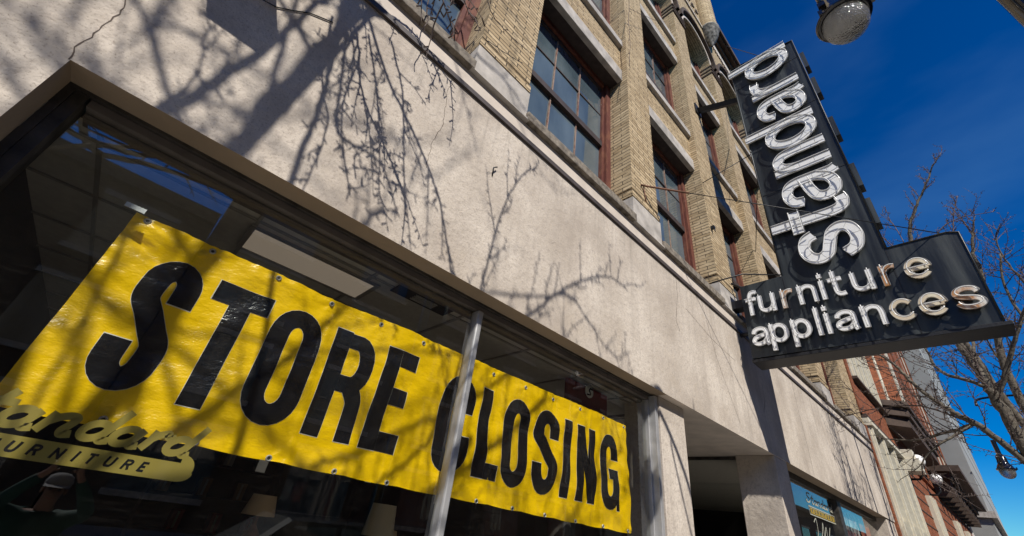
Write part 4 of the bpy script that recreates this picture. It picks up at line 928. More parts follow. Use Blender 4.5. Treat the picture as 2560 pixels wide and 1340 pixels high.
# ------------------------------------------------------------------ bare trees
class Tree:
    def __init__(s, seed): s.r = random.Random(seed); s.big = MB(); s.tw = MB(); s.count = 0
    def limb(s, P, r0, r1, smooth=6):
        Q = cr_spline([tuple(p) for p in P], smooth) if len(P) > 2 else resample([tuple(p) for p in P], 0.2)
        n = len(Q); Q = [Vector(q)+Vector((s.r.gauss(0, 1), s.r.gauss(0, 1), s.r.gauss(0, 1)))*0.12*(r0+0.01) for q in Q]
        R = [r0+(r1-r0)*i/(n-1) for i in range(n)]
        (s.big if r0 > 0.018 else s.tw).tube(Q, R, 8 if r0 > 0.03 else 5)
        return Q, R
    def spur(s, p, d):
        v = Vector((s.r.gauss(0, 1), s.r.gauss(0, 1), s.r.gauss(0, 1))); v = (v-d*v.dot(d)).normalized()
        L = s.r.uniform(0.015, 0.05); e = p+(v+d*0.5).normalized()*L
        s.tw.tube([p, e], [0.0042, 0.0052], 3, True)
    lim = None
    def twig(s, p, d, L, r, depth, grav=0.0, up=0.0, spur=0.055):
        n = max(3, int(L/0.07)); P = [p.copy()]; q = p.copy(); dd = d.copy()
        for i in range(n):
            dd = (dd+Vector((s.r.gauss(0, .11), s.r.gauss(0, .11), s.r.gauss(0, .11)))+Vector((0, 0, up-grav))*0.10).normalized()
            q = q+dd*(L/n)
            if s.lim and s.lim(q): break
            P.append(q.copy())
        if len(P) < 3: return
        n = len(P)-1
        R = [r*(1-0.68*i/n) for i in range(n+1)]
        s.tw.tube(P, R, 4 if r < 0.012 else 5); s.count += 1
        for i in range(1, n+1):
            k = (L/n)/spur
            while k > 0:
                if s.r.random() < k: s.spur(P[i-1].lerp(P[i], s.r.random()), (P[i]-P[i-1]).normalized())
                k -= 1
        if depth > 0:
            m = max(1, int(L/0.28))
            for j in range(m):
                i = s.r.randint(max(1, n//5), n-1); base = (P[min(i+1, n)]-P[i]).normalized()
                v = Vector((s.r.gauss(0, 1), s.r.gauss(0, 1), s.r.gauss(0, 1))); v = (v-base*v.dot(base)).normalized()
                nd = (base*0.75+v*0.8+Vector((0, 0, up*0.6-grav*0.6))).normalized()
                s.twig(P[i], nd, L*s.r.uniform(0.35, 0.65), R[i]*0.6+0.0012, depth-1, grav, up, spur)
    def sprout(s, Q, R, every, L0, L1, depth=1, grav=0.0, up=0.3, start=0.2, rmax=0.014, spur=0.055, bias=None):
        acc = 0; n = len(Q)
        for i in range(1, n):
            seg = (Q[i]-Q[i-1]).length; acc += seg
            if i < n*start or acc < every: continue
            acc = s.r.uniform(-0.2, 0.2)*every; base = (Q[i]-Q[i-1]).normalized()
            v = Vector((s.r.gauss(0, 1), s.r.gauss(0, 1), s.r.gauss(0, 1)))
            if bias: v += Vector(bias)
            v = (v-base*v.dot(base)).normalized(); d = (base*0.55+v*0.85+Vector((0, 0, up-grav))*0.5).normalized()
            s.twig(Q[i], d, s.r.uniform(L0, L1), min(rmax, R[i]*0.55+0.003), depth, grav, up, spur)
    def build(s, label, group='bare street trees', trunk_mat='bark', twig_mat='twig'):
        t_ = thing('bare_tree', (0, 0, 0), label, 'tree', group)
        if s.big.v: s.big.build('trunk', MT[trunk_mat], t_)
        s.tw.build('crown', MT[twig_mat], t_)
        return t_
def shadow_pt(X, z, k): return Vector((X-0.525*k, -k, z+1.16*k))     # a point that far out along the sun's ray from a spot on the wall
# tree 1: stands at the kerb left of the viewer; its limbs shade the wall and hang over it
T = Tree(3)
tr, rr = T.limb([(-1.95, -3.15, -0.02), (-1.9, -3.1, 2.5), (-1.82, -3.05, 4.8), (-1.69, -3.0, 6.4), (-1.64, -2.95, 7.9), (-1.9, -3.0, 9.6)], 0.080, 0.024)
l1, q1 = T.limb([tr[12], shadow_pt(-.52, 2.4, 2.75), shadow_pt(-.40, 2.87, 2.5), shadow_pt(-.33, 3.25, 2.35), shadow_pt(-.27, 3.6, 2.2), shadow_pt(-.22, 4.1, 2.1), shadow_pt(-.15, 4.9, 2.0)], 0.034, 0.014)
l2, q2 = T.limb([tr[20], shadow_pt(0.0, 4.3, 2.2), shadow_pt(.12, 4.5, 1.6), shadow_pt(-.05, 4.45, 1.2), shadow_pt(-.12, 4.34, .85)], 0.04, 0.02)
# br3: thin upright leader, shading wall and banner
l3, q3 = T.limb([tr[9], (-1.35, -2.6, 4.0), shadow_pt(.31, 1.7, 2.1), shadow_pt(.30, 2.2, 2.05), shadow_pt(.13, 2.87, 1.9), shadow_pt(.08, 3.3, 1.7), shadow_pt(.02, 3.7, 1.5), shadow_pt(-.05, 4.15, 1.4)], 0.024, 0.012)
def link(p, r):
    b = min([q for q in tr if 1.5 < q.z < 5.9], key=lambda q: (q-p).length); T.limb([b, b.lerp(p, 0.35)+Vector((0, 0, -0.10)), b.lerp(p, 0.75)+Vector((0, 0, -0.06)), p], r*1.1+0.002, r)
def sh_tw(pts, r0, r1, name=None, every=0.2, L=(0.12, 0.35), grav=0.5, up=0, spur=0.04):
    P = [shadow_pt(*p) for p in pts]; Q, R = T.limb(P, r0, r1, 6)
    if pts[0][2] > 1.25: link(P[0], r0)
    for i in range(1, len(Q)):
        k = (Q[i]-Q[i-1]).length/spur
        while k > 0:
            if T.r.random() < k: T.spur(Q[i-1].lerp(Q[i], T.r.random()), (Q[i]-Q[i-1]).normalized())
            k -= 1
    T.sprout(Q, R, every, L[0], L[1], 0, grav, up, 0.1, 0.006, spur)
sh_tw([(-.12, 4.34, .85), (.0, 4.45, .75), (.17, 4.54, .6), (.32, 4.57, .5), (.45, 4.54, .42), (.62, 4.47, .36), (.80, 4.40, .32)], 0.012, 0.004, every=0.15, L=(0.2, 0.5), grav=1.3)
sh_tw([(-.1, 4.3, 1.0), (.1, 3.9, 1.05), (.2, 3.4, 1.05), (.42, 2.95, 1.05)], 0.008, 0.004, every=0.2, L=(0.12, 0.35), grav=.3)
sh_tw([(-.12, 4.1, 1.1), (0, 3.6, 1.1), (.15, 3.3, 1.1), (.2, 2.85, 1.1)], 0.008, 0.004, every=0.2, L=(0.10, 0.3), grav=.1)
sh_tw([(.25, 4.3, 1.0), (.45, 3.95, 1.05), (.6, 3.5, 1.1), (.75, 3.05, 1.1)], 0.009, 0.004, every=0.18, L=(0.12, 0.4), grav=.3)
sh_tw([(-.45, 2.8, 1.6), (-.42, 3.1, 1.6), (-.5, 3.4, 1.6), (-.46, 3.7, 1.55)], 0.008, 0.004, every=0.12, L=(0.1, 0.3), grav=-.4)
sh_tw([(-.12, 4.34, .85), (.05, 4.1, .8), (.2, 3.75, .72), (.35, 3.55, .7), (.55, 3.35, .68), (.75, 3.1, .66)], 0.010, 0.004, every=0.09, L=(0.15, 0.5), grav=1.2)
sh_tw([(.05, 4.35, 1.3), (.30, 4.0, 1.35), (.55, 3.75, 1.35), (.80, 3.5, 1.4), (1.0, 3.2, 1.4), (1.2, 2.75, 1.4)], 0.013, 0.006, every=0.12, L=(0.2, 0.6), grav=1.2)
sh_tw([(.1, 4.2, 1.0), (.25, 3.9, 1.0), (.42, 3.5, 1.0), (.55, 3.1, 1.0)], 0.009, 0.004, every=0.1, L=(0.15, 0.4), grav=1.0)
sh_tw([(-.02, 4.1, 1.6), (.12, 3.6, 1.5), (.22, 3.3, 1.45), (.5, 3.28, 1.4), (.72, 3.0, 1.4)], 0.012, 0.005, every=0.12, L=(0.15, 0.4), grav=.6)
sh_tw([(1.30, 2.2, 1.65), (1.40, 2.6, 1.65), (1.43, 2.95, 1.65), (1.46, 3.4, 1.6), (1.53, 3.8, 1.55), (1.66, 4.15, 1.5), (1.76, 4.25, 1.5)], 0.010, 0.004, every=0.13, L=(0.15, 0.45), grav=-1.0, up=.6)
sh_tw([(1.55, 2.5, 2.25), (1.92, 2.87, 2.25), (2.12, 3.1, 2.2), (2.32, 3.3, 2.2), (2.65, 3.56, 2.2), (2.95, 3.72, 2.2), (3.25, 3.72, 2.2)], 0.013, 0.005, every=0.11, L=(0.25, 0.6), grav=-.6, up=.6)
sh_tw([(2.1, 3.1, 2.3), (2.35, 3.22, 2.5), (2.6, 3.1, 2.6), (2.84, 2.97, 2.6), (3.06, 2.92, 2.6), (3.25, 3.05, 2.6)], 0.008, 0.004, every=0.14, L=(0.1, 0.3), grav=.4)
# limbs whose shade falls on the banner
sh_tw([(.4, 1.2, 2.6), (.8, 1.55, 2.5), (1.15, 1.80, 2.4), (1.5, 2.0, 2.35), (1.9, 2.35, 2.3), (2.3, 2.75, 2.2)], 0.026, 0.014, every=0.09, L=(0.3, 0.9), grav=-.3, up=.5)
sh_tw([(-.2, 1.5, 2.6), (.1, 2.0, 2.55), (.35, 2.35, 2.5), (.5, 2.7, 2.5), (.6, 3.0, 2.5)], 0.024, 0.012, every=0.1, L=(0.3, 0.7), grav=-.3, up=.5)
sh_tw([(1.7, 1.4, 2.75), (2.2, 1.75, 2.75), (2.6, 1.9, 2.75), (3.0, 2.25, 2.75), (3.4, 2.6, 2.75)], 0.014, 0.007, every=0.09, L=(0.3, 0.8), grav=-.3, up=.5)
sh_tw([(.75, 1.45, 2.9), (1.01, 1.64, 2.9), (1.27, 1.80, 2.8), (1.5, 2.02, 2.8), (1.62, 2.3, 2.7)], 0.042, 0.02, every=0.12, L=(0.3, 0.8), grav=-.3, up=.5)
T.lim = lambda p: p.x > -0.55+max(0.0, (-2.6-p.y))*0.5
T.sprout(tr, rr, 0.5, 0.8, 2.0, 2, 0.1, 0.2, 0.45, 0.02, 0.07, bias=(-1.2, -0.8, 0))
# far side of the crown, over the kerb: its shade on the wall is soft
for PP in ([(-.55, 2.6, 4.4), (-.80, 2.9, 4.3), (-.84, 3.15, 4.2), (-.80, 3.5, 4.1)], [(-1.2, 2.95, 4.4), (-.95, 2.92, 4.3), (-.78, 2.80, 4.2), (-.5, 2.7, 4.1)], [(-.3, 2.85, 5.2), (-.12, 3.1, 5.2), (.15, 3.35, 5.1), (.5, 3.5, 5.0), (.9, 3.45, 5.0)], [(.0, 1.9, 5.0), (.5, 2.2, 5.0), (1.0, 2.3, 4.8), (1.6, 2.6, 4.8)], [(.6, 1.6, 4.6), (1.2, 1.75, 4.6), (1.8, 2.1, 4.6), (2.6, 2.2, 4.5)], [(2.0, 1.5, 4.2), (2.5, 1.9, 4.2), (3.1, 2.0, 4.2), (3.6, 2.3, 4.2)]):
    T.lim = lambda p: p.y > -3.3
    QQ, RQ = T.limb([shadow_pt(*p) for p in PP], 0.014, 0.007); link(QQ[0], 0.012); T.sprout(QQ, RQ, 0.10, 0.25, 0.7, 1, 0.0, 0.2, 0.0, 0.010, 0.06)
T.lim = None
T.sprout(l1, q1, 0.16, 0.2, 0.5, 1, 0.0, 0.2, 0.2, 0.007, 0.05)
l9, q9 = T.limb([tr[13], (-1.4, -3.02, 4.28), (-0.9, -3.0, 4.40), (-0.3, -3.0, 4.50), (0.15, -2.98, 4.46)], 0.042, 0.014)
T.sprout(l9, q9, 0.16, 0.10, 0.30, 0, 0.0, 0.3, 0.05, 0.010, 0.05, bias=(0, -0.6, 0))
# twigs that hang into view close to the wall
def hang(P, r=0.005, every=0.3, L=(0.03, 0.07)):
    Q, R = T.limb(P, r, r*0.6, 5)
    T.sprout(Q, R, every, L[0], L[1], 0, 0.2, 0, 0.0, r*0.8, 0.05)
hang([shadow_pt(.80, 5.6, .9), (0.30, -0.35, 5.35), (0.30, -0.2, 4.95), (0.335, -0.15, 4.72), (0.377, -0.15, 4.606), (0.368, -0.15, 4.451)], 0.006)
hang([(0.55, -0.5, 6.2), (0.74, -0.2, 5.62), (0.81, -0.16, 5.474), (0.951, -0.12, 5.474), (1.156, -0.10, 5.52), (1.367, -0.08, 5.60)], 0.0055)
hang([(2.7, -0.5, 11.0), (3.342, -0.15, 9.95), (3.29, -0.15, 8.883), (3.294, -0.15, 8.27), (3.236, -0.15, 7.6)], 0.006, 0.3, (0.04, 0.08))
hang([(3.318, -0.15, 9.45), (3.9, -0.15, 10.1), (4.4, -0.15, 10.66)], 0.004, 0.5)
lk, qk = T.limb([tr[22], (-1.0, -1.9, 8.2), (0.0, -1.0, 7.3), (0.55, -0.5, 6.2)], 0.03, 0.008); lk2, qk2 = T.limb([tr[26], (-0.9, -1.6, 9.9), (0.9, -0.7, 11.4), (2.7, -0.5, 11.0)], 0.02, 0.006)
T.limb([lk[-3], (0.37, -0.42, 5.9), shadow_pt(.80, 5.6, .9)], 0.008, 0.006)
TREE1 = T.build('bare tree at the kerb left of the window, its twigs hanging before the upper wall')
# tree 2: behind the sign on the right
T = Tree(11)
tr, rr = T.limb([(10.1, -2.9, -0.02), (10.05, -2.75, 1.6), (10.0, -2.62, 2.75), (10.0, -2.52, 3.3), (10.0, -2.47, 4.129), (10.0, -2.45, 4.388), (10.1, -2.387, 4.981), (10.2, -2.365, 5.321), (10.3, -2.391, 5.834), (10.4, -2.5, 6.5)], 0.105, 0.03)
L = []
L.append(T.limb([tr[14], (10.0, -2.43, 3.311), (10.0, -2.143, 3.813), (10.0, -1.97, 3.981), (10.1, -1.795, 4.22), (10.2, -1.583, 4.589), (10.4, -1.409, 5.06), (10.6, -1.198, 5.414), (10.8, -0.95, 5.7)], 0.056, 0.014))
L.append(T.limb([tr[29], (10.0, -2.341, 4.468), (10.2, -2.028, 4.747), (10.3, -1.933, 4.98), (10.4, -1.923, 5.249), (10.5, -1.874, 5.6)], 0.036, 0.012))
L.append(T.limb([tr[24], (9.9, -2.83, 4.831), (9.8, -3.103, 5.289), (9.8, -3.524, 5.978)], 0.042, 0.016))
L.append(T.limb([(10.0, -2.11, 3.846), (10.2, -1.639, 3.758), (10.3, -1.301, 3.696), (10.4, -0.9, 3.75)], 0.03, 0.01))
L.append(T.limb([(10.0, -2.045, 3.82), (9.8, -1.605, 3.518), (9.7, -1.347, 3.263), (9.7, -1.254, 3.0)], 0.024, 0.006))
L.append(T.limb([(10.0, -2.021, 3.90), (10.3, -1.526, 4.263), (10.6, -0.937, 4.357), (10.9, -0.324, 4.326), (11.0, -0.12, 4.28)], 0.016, 0.005))
L.append(T.limb([tr[20], (10.3, -2.9, 4.2), (10.7, -3.3, 5.0), (11.0, -3.3, 6.346), (11.0, -3.5, 7.2)], 0.04, 0.014))
L.append(T.limb([tr[34], (10.6, -2.6, 5.6), (11.0, -2.75, 6.3), (11.2, -2.9, 7.0)], 0.03, 0.009))
for Q, R in L: T.sprout(Q, R, 0.075, 0.3, 1.0, 1, 0.0, 0.2, 0.1, 0.010, 0.05)
T.sprout(tr, rr, 0.08, 0.4, 1.2, 1, 0.0, 0.3, 0.4, 0.011, 0.05)
T.build('bare tree with thick forked grey limbs reaching in from the right edge')
# tree 3: thin reddish top rising behind the sign cabinet
T = Tree(21)
tr, rr = T.limb([(12.2, -3.2, -0.02), (12.1, -2.9, 3.0), (12.0, -2.5, 6.0), (12.0, -2.354, 7.945), (12.0, -2.459, 8.609), (12.0, -2.575, 9.052), (12.0, -2.807, 9.451), (12.0, -3.107, 9.951), (12.0, -3.412, 10.458), (12.0, -3.665, 10.792)], 0.07, 0.008)
L = [T.limb([tr[18], (12.0, -2.7, 8.2), (12.0, -2.995, 8.665), (12.0, -3.386, 8.835), (12.0, -3.872, 8.763)], 0.018, 0.006), T.limb([tr[16], (12.0, -2.9, 7.9), (12.0, -3.15, 8.456), (12.0, -3.351, 9.035), (12.0, -3.547, 9.43)], 0.018, 0.006),
     T.limb([tr[17], (12.0, -2.1, 8.6), (12.05, -1.98, 9.0), (12.1, -1.95, 9.5)], 0.016, 0.005), T.limb([tr[19], (12.1, -2.3, 9.2), (12.1, -2.2, 9.7)], 0.012, 0.004)]
for Q, R in L: T.sprout(Q, R, 0.10, 0.15, 0.45, 1, 0.0, 0.8, 0.1, 0.008, 0.035)
T.sprout(tr[18:], rr[18:], 0.09, 0.2, 0.6, 1, 0.0, 0.8, 0.0, 0.009, 0.035)
T.build('slender reddish treetop rising above the sign cabinet', twig_mat='redtwig')
# tree 4: farther right
T = Tree(31)
tr, rr = T.limb([(13.3, -3.4, -0.02), (13.2, -3.2, 2.5), (13.0, -2.914, 5.298), (13.0, -3.24, 7.075), (13.0, -3.372, 8.219), (13.0, -3.557, 8.975), (13.0, -3.761, 9.379)], 0.10, 0.008)
L = [T.limb([tr[10], (13.0, -3.5, 5.9), (13.0, -3.877, 6.892), (13.0, -3.789, 7.946), (13.0, -3.832, 8.609), (13.0, -4.03, 8.994)], 0.035, 0.006), T.limb([tr[12], (13.2, -2.9, 6.5), (13.2, -2.85, 7.4), (13.3, -3.0, 8.2)], 0.02, 0.006),
     T.limb([tr[11], (12.8, -3.9, 5.6), (12.8, -4.3, 6.3), (12.9, -4.5, 7.3)], 0.03, 0.008)]
for Q, R in L: T.sprout(Q, R, 0.075, 0.3, 0.9, 1, 0.0, 0.7, 0.1, 0.009, 0.045)
T.sprout(tr[8:], rr[8:], 0.07, 0.3, 1.0, 1, 0.0, 0.7, 0.0, 0.010, 0.045)
T.build('bare tree with fine upright twigs at the right edge beyond the sign', twig_mat='redtwig')
# tree 5: across the street, mirrored in the far window
T = Tree(41)
tr, rr = T.limb([(34, -12.5, -0.1), (34, -12.4, 3), (33.5, -12.2, 6), (33, -12, 9)], 0.16, 0.03)
T.sprout(tr, rr, 0.35, 1.5, 3.2, 2, 0.0, 0.5, 0.3, 0.035, 0.6)
T.build('bare tree across the street mirrored in the far shop window')

# ------------------------------------------------------------------ second shop window: neon style lettering and posters
t_ = thing('window_sign', (0, 0, 0), 'gold script and yellow bar lettering on the far shop window', 'window sign')
m2 = lambda u, v, h: (u, 0.246-h, v)
MT['pale'] = simple('pale_outline_paint', (0.42, 0.41, 0.33), 0.5); MT['goldbar'] = simple('yellow_bar_paint', (0.34, 0.23, 0.03), 0.5)
k = 0
for ch, x in (('S', 8.95), ('t', 9.22), ('a', 9.36), ('n', 9.56), ('d', 9.76), ('a', 9.94), ('r', 10.14), ('d', 10.28)):
    q = MB(); st, cl = place(SCR[ch], x, 2.50, 0.085, 0.5, 2.3)
    for P, c in zip(st, cl): ribbon(q, P, 0.022, m2, 0.0004+0.0002*(k % 3), closed=c); k += 1
    q.build('script_letter', MT['pale'], t_)
q = MB(); ribbon(q, [(9.05, 2.385), (10.45, 2.385)], 0.085, m2, 0.0003); bar2 = q.build('yellow_bar', MT['goldbar'], t_)
q = MB(); ribbon(q, [(9.0, 2.325), (10.50, 2.325), (10.50, 2.445), (9.0, 2.445)], 0.016, m2, 0.0006, closed=True); q.build('bar_outline', MT['pale'], t_)
for ch, x in zip('FURNITURE', (9.12, 9.27, 9.42, 9.57, 9.73, 9.80, 9.96, 10.11, 10.27)):
    q = MB(); st, cl = place(FC[ch], x, 2.36, 0.052, 0.3, 1.8)
    for j, (P, c) in enumerate(zip(st, cl)): ribbon(q, P, 0.014, m2, 0.0010+0.0002*j)
    q.build('bar_letter', MT['vinylblack'], bar2)
q = MB()
ribbon(q, cr_spline([(9.1, 2.22), (9.25, 2.28), (9.22, 2.1), (9.1, 1.95), (9.4, 2.05), (9.6, 2.25), (9.55, 2.05), (9.75, 2.2), (9.72, 2.0), (10.0, 2.22)], 8), 0.02, m2, 0.0004); q.build('gold_flourish', MT['pale'], t_)
for (x0, x1, z1, cols, lab) in ((11.25, 12.35, 2.66, ((0.60, 0.72, 0.72), (0.55, 0.10, 0.09), (0.62, 0.52, 0.48)), 'pale blue and red sale poster inside the far shop window'), (12.5, 13.45, 2.66, ((0.45, 0.06, 0.05), (0.62, 0.50, 0.46), (0.5, 0.18, 0.06)), 'mostly red sale poster right of the pale blue one')):
    t_ = thing('poster', (0, 0, 0), lab, 'poster', 'sale posters in the far shop window')
    q = MB(); q.quad((x0, 0.262, 1.2), (x1, 0.262, 1.2), (x1, 0.262, z1), (x0, 0.262, z1)); q.quad((x0, 0.264, 1.2), (x0, 0.264, z1), (x1, 0.264, z1), (x1, 0.264, 1.2))
    q.build('sheet', simple('poster_paper', cols[0], 0.7, scale=2.2, dirt=cols[2]), t_)
    q = MB(); rnd = random.Random(int(x0*10))
    for j in range(4):
        zb = z1-0.16-j*0.3
        for i in range(4):
            xa = x0+0.08+i*(x1-x0-0.16)/4; ribbon(q, cr_spline([(xa, zb), (xa+0.05, zb+0.11), (xa+0.11, zb+0.02), (xa+0.16, zb+0.1)], 5), 0.035, lambda u, v, h: (u, 0.261-h, v), 0.0004)
    q.build('print', simple('poster_print', cols[1], 0.6), t_)
t_ = thing('grey_drape', (0, 0, 0), 'dark grey drape gathered in a V at the end of the far shop window', 'curtain')
q = MB(); n = 24
for i in range(n):
    for j in range(10):
        def dp(a, b_): x = 13.5+0.72*a/n; z = 0.9+1.8*b_/10; return (x, 0.42+0.05*math.sin(a*1.3+(z*4 if a < n/2 else -z*4)), z)
        q.quad(dp(i, j), dp(i+1, j), dp(i+1, j+1), dp(i, j+1), 0, True)
q.build('cloth', simple('grey_drape_cloth', (0.16, 0.155, 0.15), 0.9, var=0.3), t_)

# ------------------------------------------------------------------ the photographer, mirrored in the dark glass
def skin(name, V, E_, mat, par, sub=2, root=0):
    me = bpy.data.meshes.new(name); me.from_pydata([v[:3] for v in V], E_, []); me.update(); me.materials.append(mat)
    o = bpy.data.objects.new(name, me); COL.objects.link(o); o.parent = par
    md = o.modifiers.new('skin', 'SKIN'); md.use_smooth_shade = True
    sv = me.skin_vertices[0].data if me.skin_vertices else None
    if sv is None:
        bm = bmesh.new(); bm.from_mesh(me); bm.verts.layers.skin.verify(); bm.to_mesh(me); bm.free(); sv = me.skin_vertices[0].data
    for i, v in enumerate(V):
        r = v[3]; sv[i].radius = (r if not hasattr(r, '__len__') else r[0], r if not hasattr(r, '__len__') else r[1]); sv[i].use_root = (i == root)
    ss = o.modifiers.new('sub', 'SUBSURF'); ss.levels = sub; ss.render_levels = sub
    return o
PX, PY = -0.02, -2.47; HS = 0.80
PER = thing('person', (0, 0, 0), 'person in white cap and teal jacket raising a phone, mirrored in the window', 'person')
def W3(x, y, z, r): return (PX+x*HS, PY+y*HS, z*HS, tuple(q_*HS for q_ in r) if hasattr(r, '__len__') else r*HS)
V = [W3(0, 0, .98, (.16, .12)), W3(0, .0, 1.14, (.145, .11)), W3(0, 0, 1.33, (.17, .12)), W3(0, -.01, 1.47, .075), W3(0, .0, 1.54, .055), W3(0, .03, 1.61, (.075, .085)), W3(0, .02, 1.69, (.078, .095)), W3(0, .01, 1.75, .055)]
Ed = [(i, i+1) for i in range(7)]
for sx in (-1, 1):
    n = len(V); V += [W3(.17*sx, -.01, 1.43, .062), W3(.31*sx, .16, 1.50, .045), W3(.21*sx, .31, 1.66, .036), W3(.105*sx, .40, 1.80, .026), W3(.09*sx, .435, 1.84, .03)]
    Ed += [(2, n), (n, n+1), (n+1, n+2), (n+2, n+3), (n+3, n+4)]
    for k, (dx, L) in enumerate(((-.022, .05), (-.008, .06), (.008, .058), (.022, .046))):
        m_ = len(V); V += [W3((.085)*sx+dx*.3, .455, 1.86+.012*k, .0095), W3((.085-L*.5)*sx, .475, 1.87+.013*k, .0085), W3((.085-L)*sx, .462, 1.873+.013*k, .007)]
        Ed += [(n+4, m_), (m_, m_+1), (m_+1, m_+2)]
    m_ = len(V); V += [W3(.07*sx, .425, 1.815, .011), W3(.045*sx, .43, 1.823, .009)]; Ed += [(n+4, m_), (m_, m_+1)]
    n = len(V); V += [W3(.10*sx, 0, .88, .095), W3(.11*sx, .02, .50, .062), W3(.115*sx, -.03, .10, .042), W3(.12*sx, .12, .045, .04)]
    Ed += [(0, n), (n, n+1), (n+1, n+2), (n+2, n+3)]
n = len(V); V += [W3(0, .125, 1.635, .014), W3(0, .145, 1.615, .012)]; Ed += [(5, n), (n, n+1)]
skinm = simple('skin_tone', (0.24, 0.135, 0.10), 0.55)
skin('body', V, Ed, skinm, PER)
V = [W3(0, 0, .95, (.185, .15)), W3(0, 0, 1.14, (.175, .14)), W3(0, 0, 1.33, (.195, .15)), W3(0, -.01, 1.46, .10)]
Ed = [(0, 1), (1, 2), (2, 3)]
for sx in (-1, 1):
    n = len(V); V += [W3(.18*sx, -.01, 1.42, .082), W3(.312*sx, .16, 1.495, .066), W3(.21*sx, .31, 1.655, .052), W3(.13*sx, .375, 1.76, .042)]; Ed += [(2, n), (n, n+1), (n+1, n+2), (n+2, n+3)]
skin('jacket', V, Ed, simple('teal_jacket_cloth', (0.004, 0.04, 0.034), 0.8, bump=0.3, bscale=30), PER)
V = [W3(0, 0, .97, (.175, .135))]; Ed = []
for sx in (-1, 1):
    n = len(V); V += [W3(.10*sx, 0, .86, .108), W3(.11*sx, .02, .50, .078), W3(.115*sx, -.03, .12, .06)]; Ed += [(0, n), (n, n+1), (n+1, n+2)]
skin('trousers', V, Ed, simple('dark_denim', (0.03, 0.035, 0.05), 0.9), PER)
def HSQ(m_): m_.v = [(PX+a_*HS, PY+b_*HS, c_*HS) for a_, b_, c_ in m_.v]
q = MB(); q.lathe([(0.098, 0.0), (0.10, 0.03), (0.085, 0.075), (0.045, 0.10), (0.0, 0.105)], (0, .02, 1.69), 24)
for i in range(12):
    a0, a1 = math.pi*(0.12+0.76*i/12), math.pi*(0.12+0.76*(i+1)/12)
    q.quad((.098*math.cos(a0), .02+.098*math.sin(a0), 1.695), (.098*math.cos(a1), .02+.098*math.sin(a1), 1.695), (.105*math.cos(a1), .03+.18*math.sin(a1), 1.675), (.105*math.cos(a0), .03+.18*math.sin(a0), 1.675), 0, True)
HSQ(q); q.build('cap', simple('off_white_cap_cloth', (0.22, 0.22, 0.23), 0.9, bump=0.4), PER)
for sx in (-1, 1):
    q = MB(); q.lathe([(0.0, -.012), (.009, -.008), (.012, 0), (.009, .008), (0, .012)], (.032*sx, .112, 1.655), 12); HSQ(q); q.build('eye', MT['black'], PER)
    q = MB(); q.lathe([(0.0, -.03), (.012, -.02), (.016, 0), (.012, .02), (0, .03)], (.082*sx, .01, 1.645), 12); HSQ(q); q.build('ear', skinm, PER)
q = MB(); q.tube([(-.025, .108, 1.588), (0, .118, 1.585), (.025, .108, 1.588)], 0.005, 6); HSQ(q); q.build('mouth', simple('lip_tone', (0.35, 0.12, 0.10), 0.5), PER)
t_ = thing('phone', (0, 0, 0), 'black phone held up in both hands by the person in the white cap', 'phone')
q = MB(); q.box(PX-.065, PX+.065, PY+.375, PY+.382, 1.475, 1.54); q.build('phone_body', MT['gloss'], t_, 0.003)

# ------------------------------------------------------------------ car at the kerb, mirrored low in the glass
CAR = thing('parked_car', (0, 0, 0), 'dark grey parked car at the kerb mirrored low in the shop window', 'car')
def car(x0, y0):
    prof = [(0, .45), (.05, .75), (.35, .92), (1.0, .98), (1.55, 1.40), (3.0, 1.44), (3.7, 1.02), (4.3, .95), (4.42, .70), (4.42, .40), (3.9, .30), (.4, .30)]
    q = MB(); n = len(prof); yy = (y0, y0+.18, y0+1.57, y0+1.75)
    def pt(i, k): u, z = prof[i]; ins = .0 if z < 1.0 else .12; return (x0+u, (yy[0]+ins, yy[1]+ins, yy[2]-ins, yy[3]-ins)[k], z-0.146+(0.0 if k in (1, 2) else -.03))
    for i in range(n):
        for k in range(3): q.quad(pt(i, k), pt((i+1) % n, k), pt((i+1) % n, k+1), pt(i, k+1), 0, True)
    q.poly([pt(i, 0) for i in range(n)]); q.poly([pt(i, 3) for i in range(n)][::-1]); q.build('body', simple('dark_grey_car_paint', (0.05, 0.055, 0.06), 0.25, coat=1.0), CAR)
    for side in (0, 1):
        ys = y0+.105 if side == 0 else y0+1.645
        for a in (((1.18, 1.0), (1.62, 1.33), (2.2, 1.36), (2.2, 1.02)), ((2.28, 1.02), (2.28, 1.36), (2.95, 1.36), (3.5, 1.04))):
            q = MB(); q.poly([(x0+u, ys, z-.16) for u, z in a]); q.build('side_window', MT['dglass'], CAR)
    for u in (.85, 3.55):
        for ys in (y0+.02, y0+1.73):
            sgn = -1 if ys < y0+1 else 1
            q = MB(); q.lathe([(.20, -.09), (.31, -.09), (.325, -.05), (.325, .05), (.31, .09), (.20, .09)], (0, 0, 0), 28); q.v = [(x0+u+a, ys+c, .18+b) for a, b, c in q.v]; wh = q.build('tyre', MT['black'], CAR)
            q = MB(); q.lathe([(0, .03), (.10, .05), (.20, .06), (.20, -.06)], (0, 0, 0), 20); q.v = [(x0+u+a, ys+c*sgn, .18+b) for a, b, c in q.v]; q.build('rim', MT['alu'], wh)
    red = simple('red_tail_lens', (0.45, 0.01, 0.015), 0.15, coat=1.0)
    for ys in (y0+.12, y0+1.48):
        q = MB(); q.box(x0-.02, x0+.12, ys, ys+.17, .56, .70); q.build('tail_light', red, CAR, 0.01)
        q = MB(); q.box(x0+4.28, x0+4.44, ys, ys+.17, .52, .64); q.build('headlight', MT['white'], CAR, 0.01)
car(0.9, -6.0)

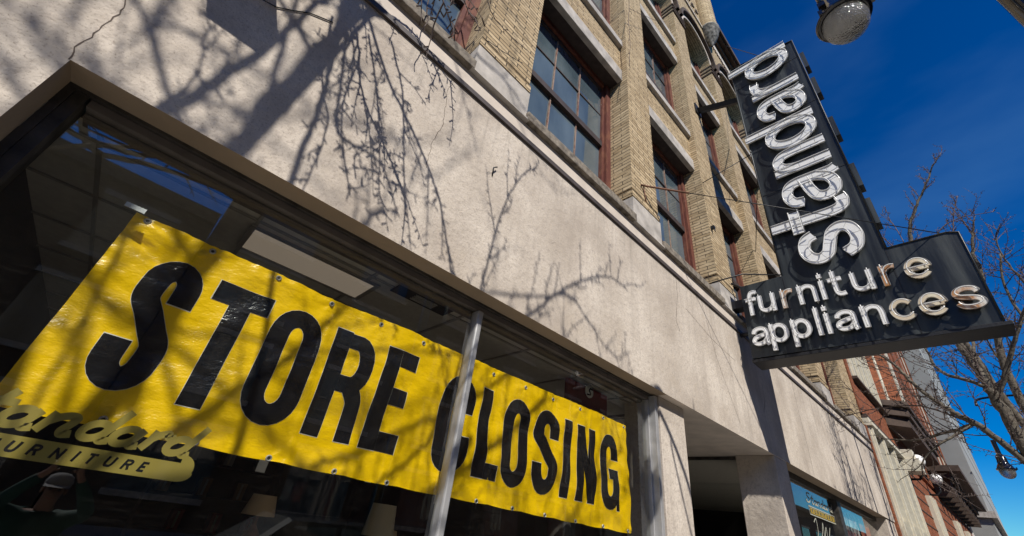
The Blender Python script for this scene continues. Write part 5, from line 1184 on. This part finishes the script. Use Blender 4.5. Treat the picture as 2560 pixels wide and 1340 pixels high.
# ------------------------------------------------------------------ furniture in the gloom of the shop
def sofa(x, y, w, col, label):
    t_ = thing('sofa', (0, 0, 0), label, 'sofa', 'sofas in the dark shop'); m_ = simple('sofa_cloth', col, 0.9, var=0.3, bump=0.3, bscale=60)
    for nm, b_ in (('seat', (x, x+w, y, y+.8, .15, .45)), ('backrest', (x, x+w, y+.62, y+.86, .45, .95)), ('armrest', (x-.18, x, y, y+.86, .15, .66)), ('armrest', (x+w, x+w+.18, y, y+.86, .15, .66)), ('cushion', (x+.1, x+.5, y+.45, y+.6, .46, .85))):
        boxes(nm, [b_], m_, t_, 0.05)
sofa(-0.3, 2.6, 1.5, (0.10, 0.09, 0.08), 'dark sofa standing left in the gloom behind the banner')
sofa(2.4, 2.8, 1.3, (0.14, 0.12, 0.10), 'brown sofa standing right in the gloom behind the banner')
t_ = thing('bookcase', (0, 0, 0), 'tall dark bookcase with boxes against the back wall of the shop', 'bookcase')
boxes('side_panel', [(0.9, 0.94, 6.4, 6.8, 0.03, 2.3), (2.6, 2.64, 6.4, 6.8, 0.03, 2.3)], MT['rail'], t_); boxes('shelf', [(0.94, 2.6, 6.4, 6.8, z, z+.03) for z in (.4, .85, 1.3, 1.75, 2.25)], MT['rail'], t_)
rnd = random.Random(5)
for k in range(9):
    x = 1.0+0.17*k; z = (1.33, 1.78, .88)[k % 3]
    t_ = thing('carton', (0, 0, 0), ('tan', 'grey', 'dull red')[k % 3]+' carton on the dark bookcase shelf, '+('far left', 'left', 'left of middle', 'just left of centre', 'central', 'just right of centre', 'right of middle', 'right', 'far right')[k], 'box', 'cartons on the bookcase')
    boxes('carton_body', [(x, x+.14, 6.45, 6.7, z+.001, z+.25)], simple('carton_card', ((.42, .28, .16), (.4, .4, .38), (.35, .06, .05))[k % 3], 0.8), t_, 0.004)
    boxes('lid_tape', [(x+.055, x+.085, 6.445, 6.449, z+.02, z+.23)], MT['diffuser'] if False else MT['cream'], t_)
for x, y, z, lab in ((0.80, 1.1, 1.60, 'small white price tag hanging left in the dark shop'), (1.62, 1.3, 1.66, 'small white price tag hanging in the dark shop just left of the mullion'), (2.35, 1.4, 1.60, 'small white price tag hanging in the dark shop right of the mullion')):
    t_ = thing('price_tag', (0, 0, 0), lab, 'price tag', 'price tags in the shop')
    boxes('card', [(x, x+.055, y, y+.002, z, z+.075)], MT['white'], t_); q = MB(); q.tube([(x+.027, y+.001, z+.075), (x+.027, y+.001, 2.775)], 0.0012, 4); q.build('string', MT['black'], t_)
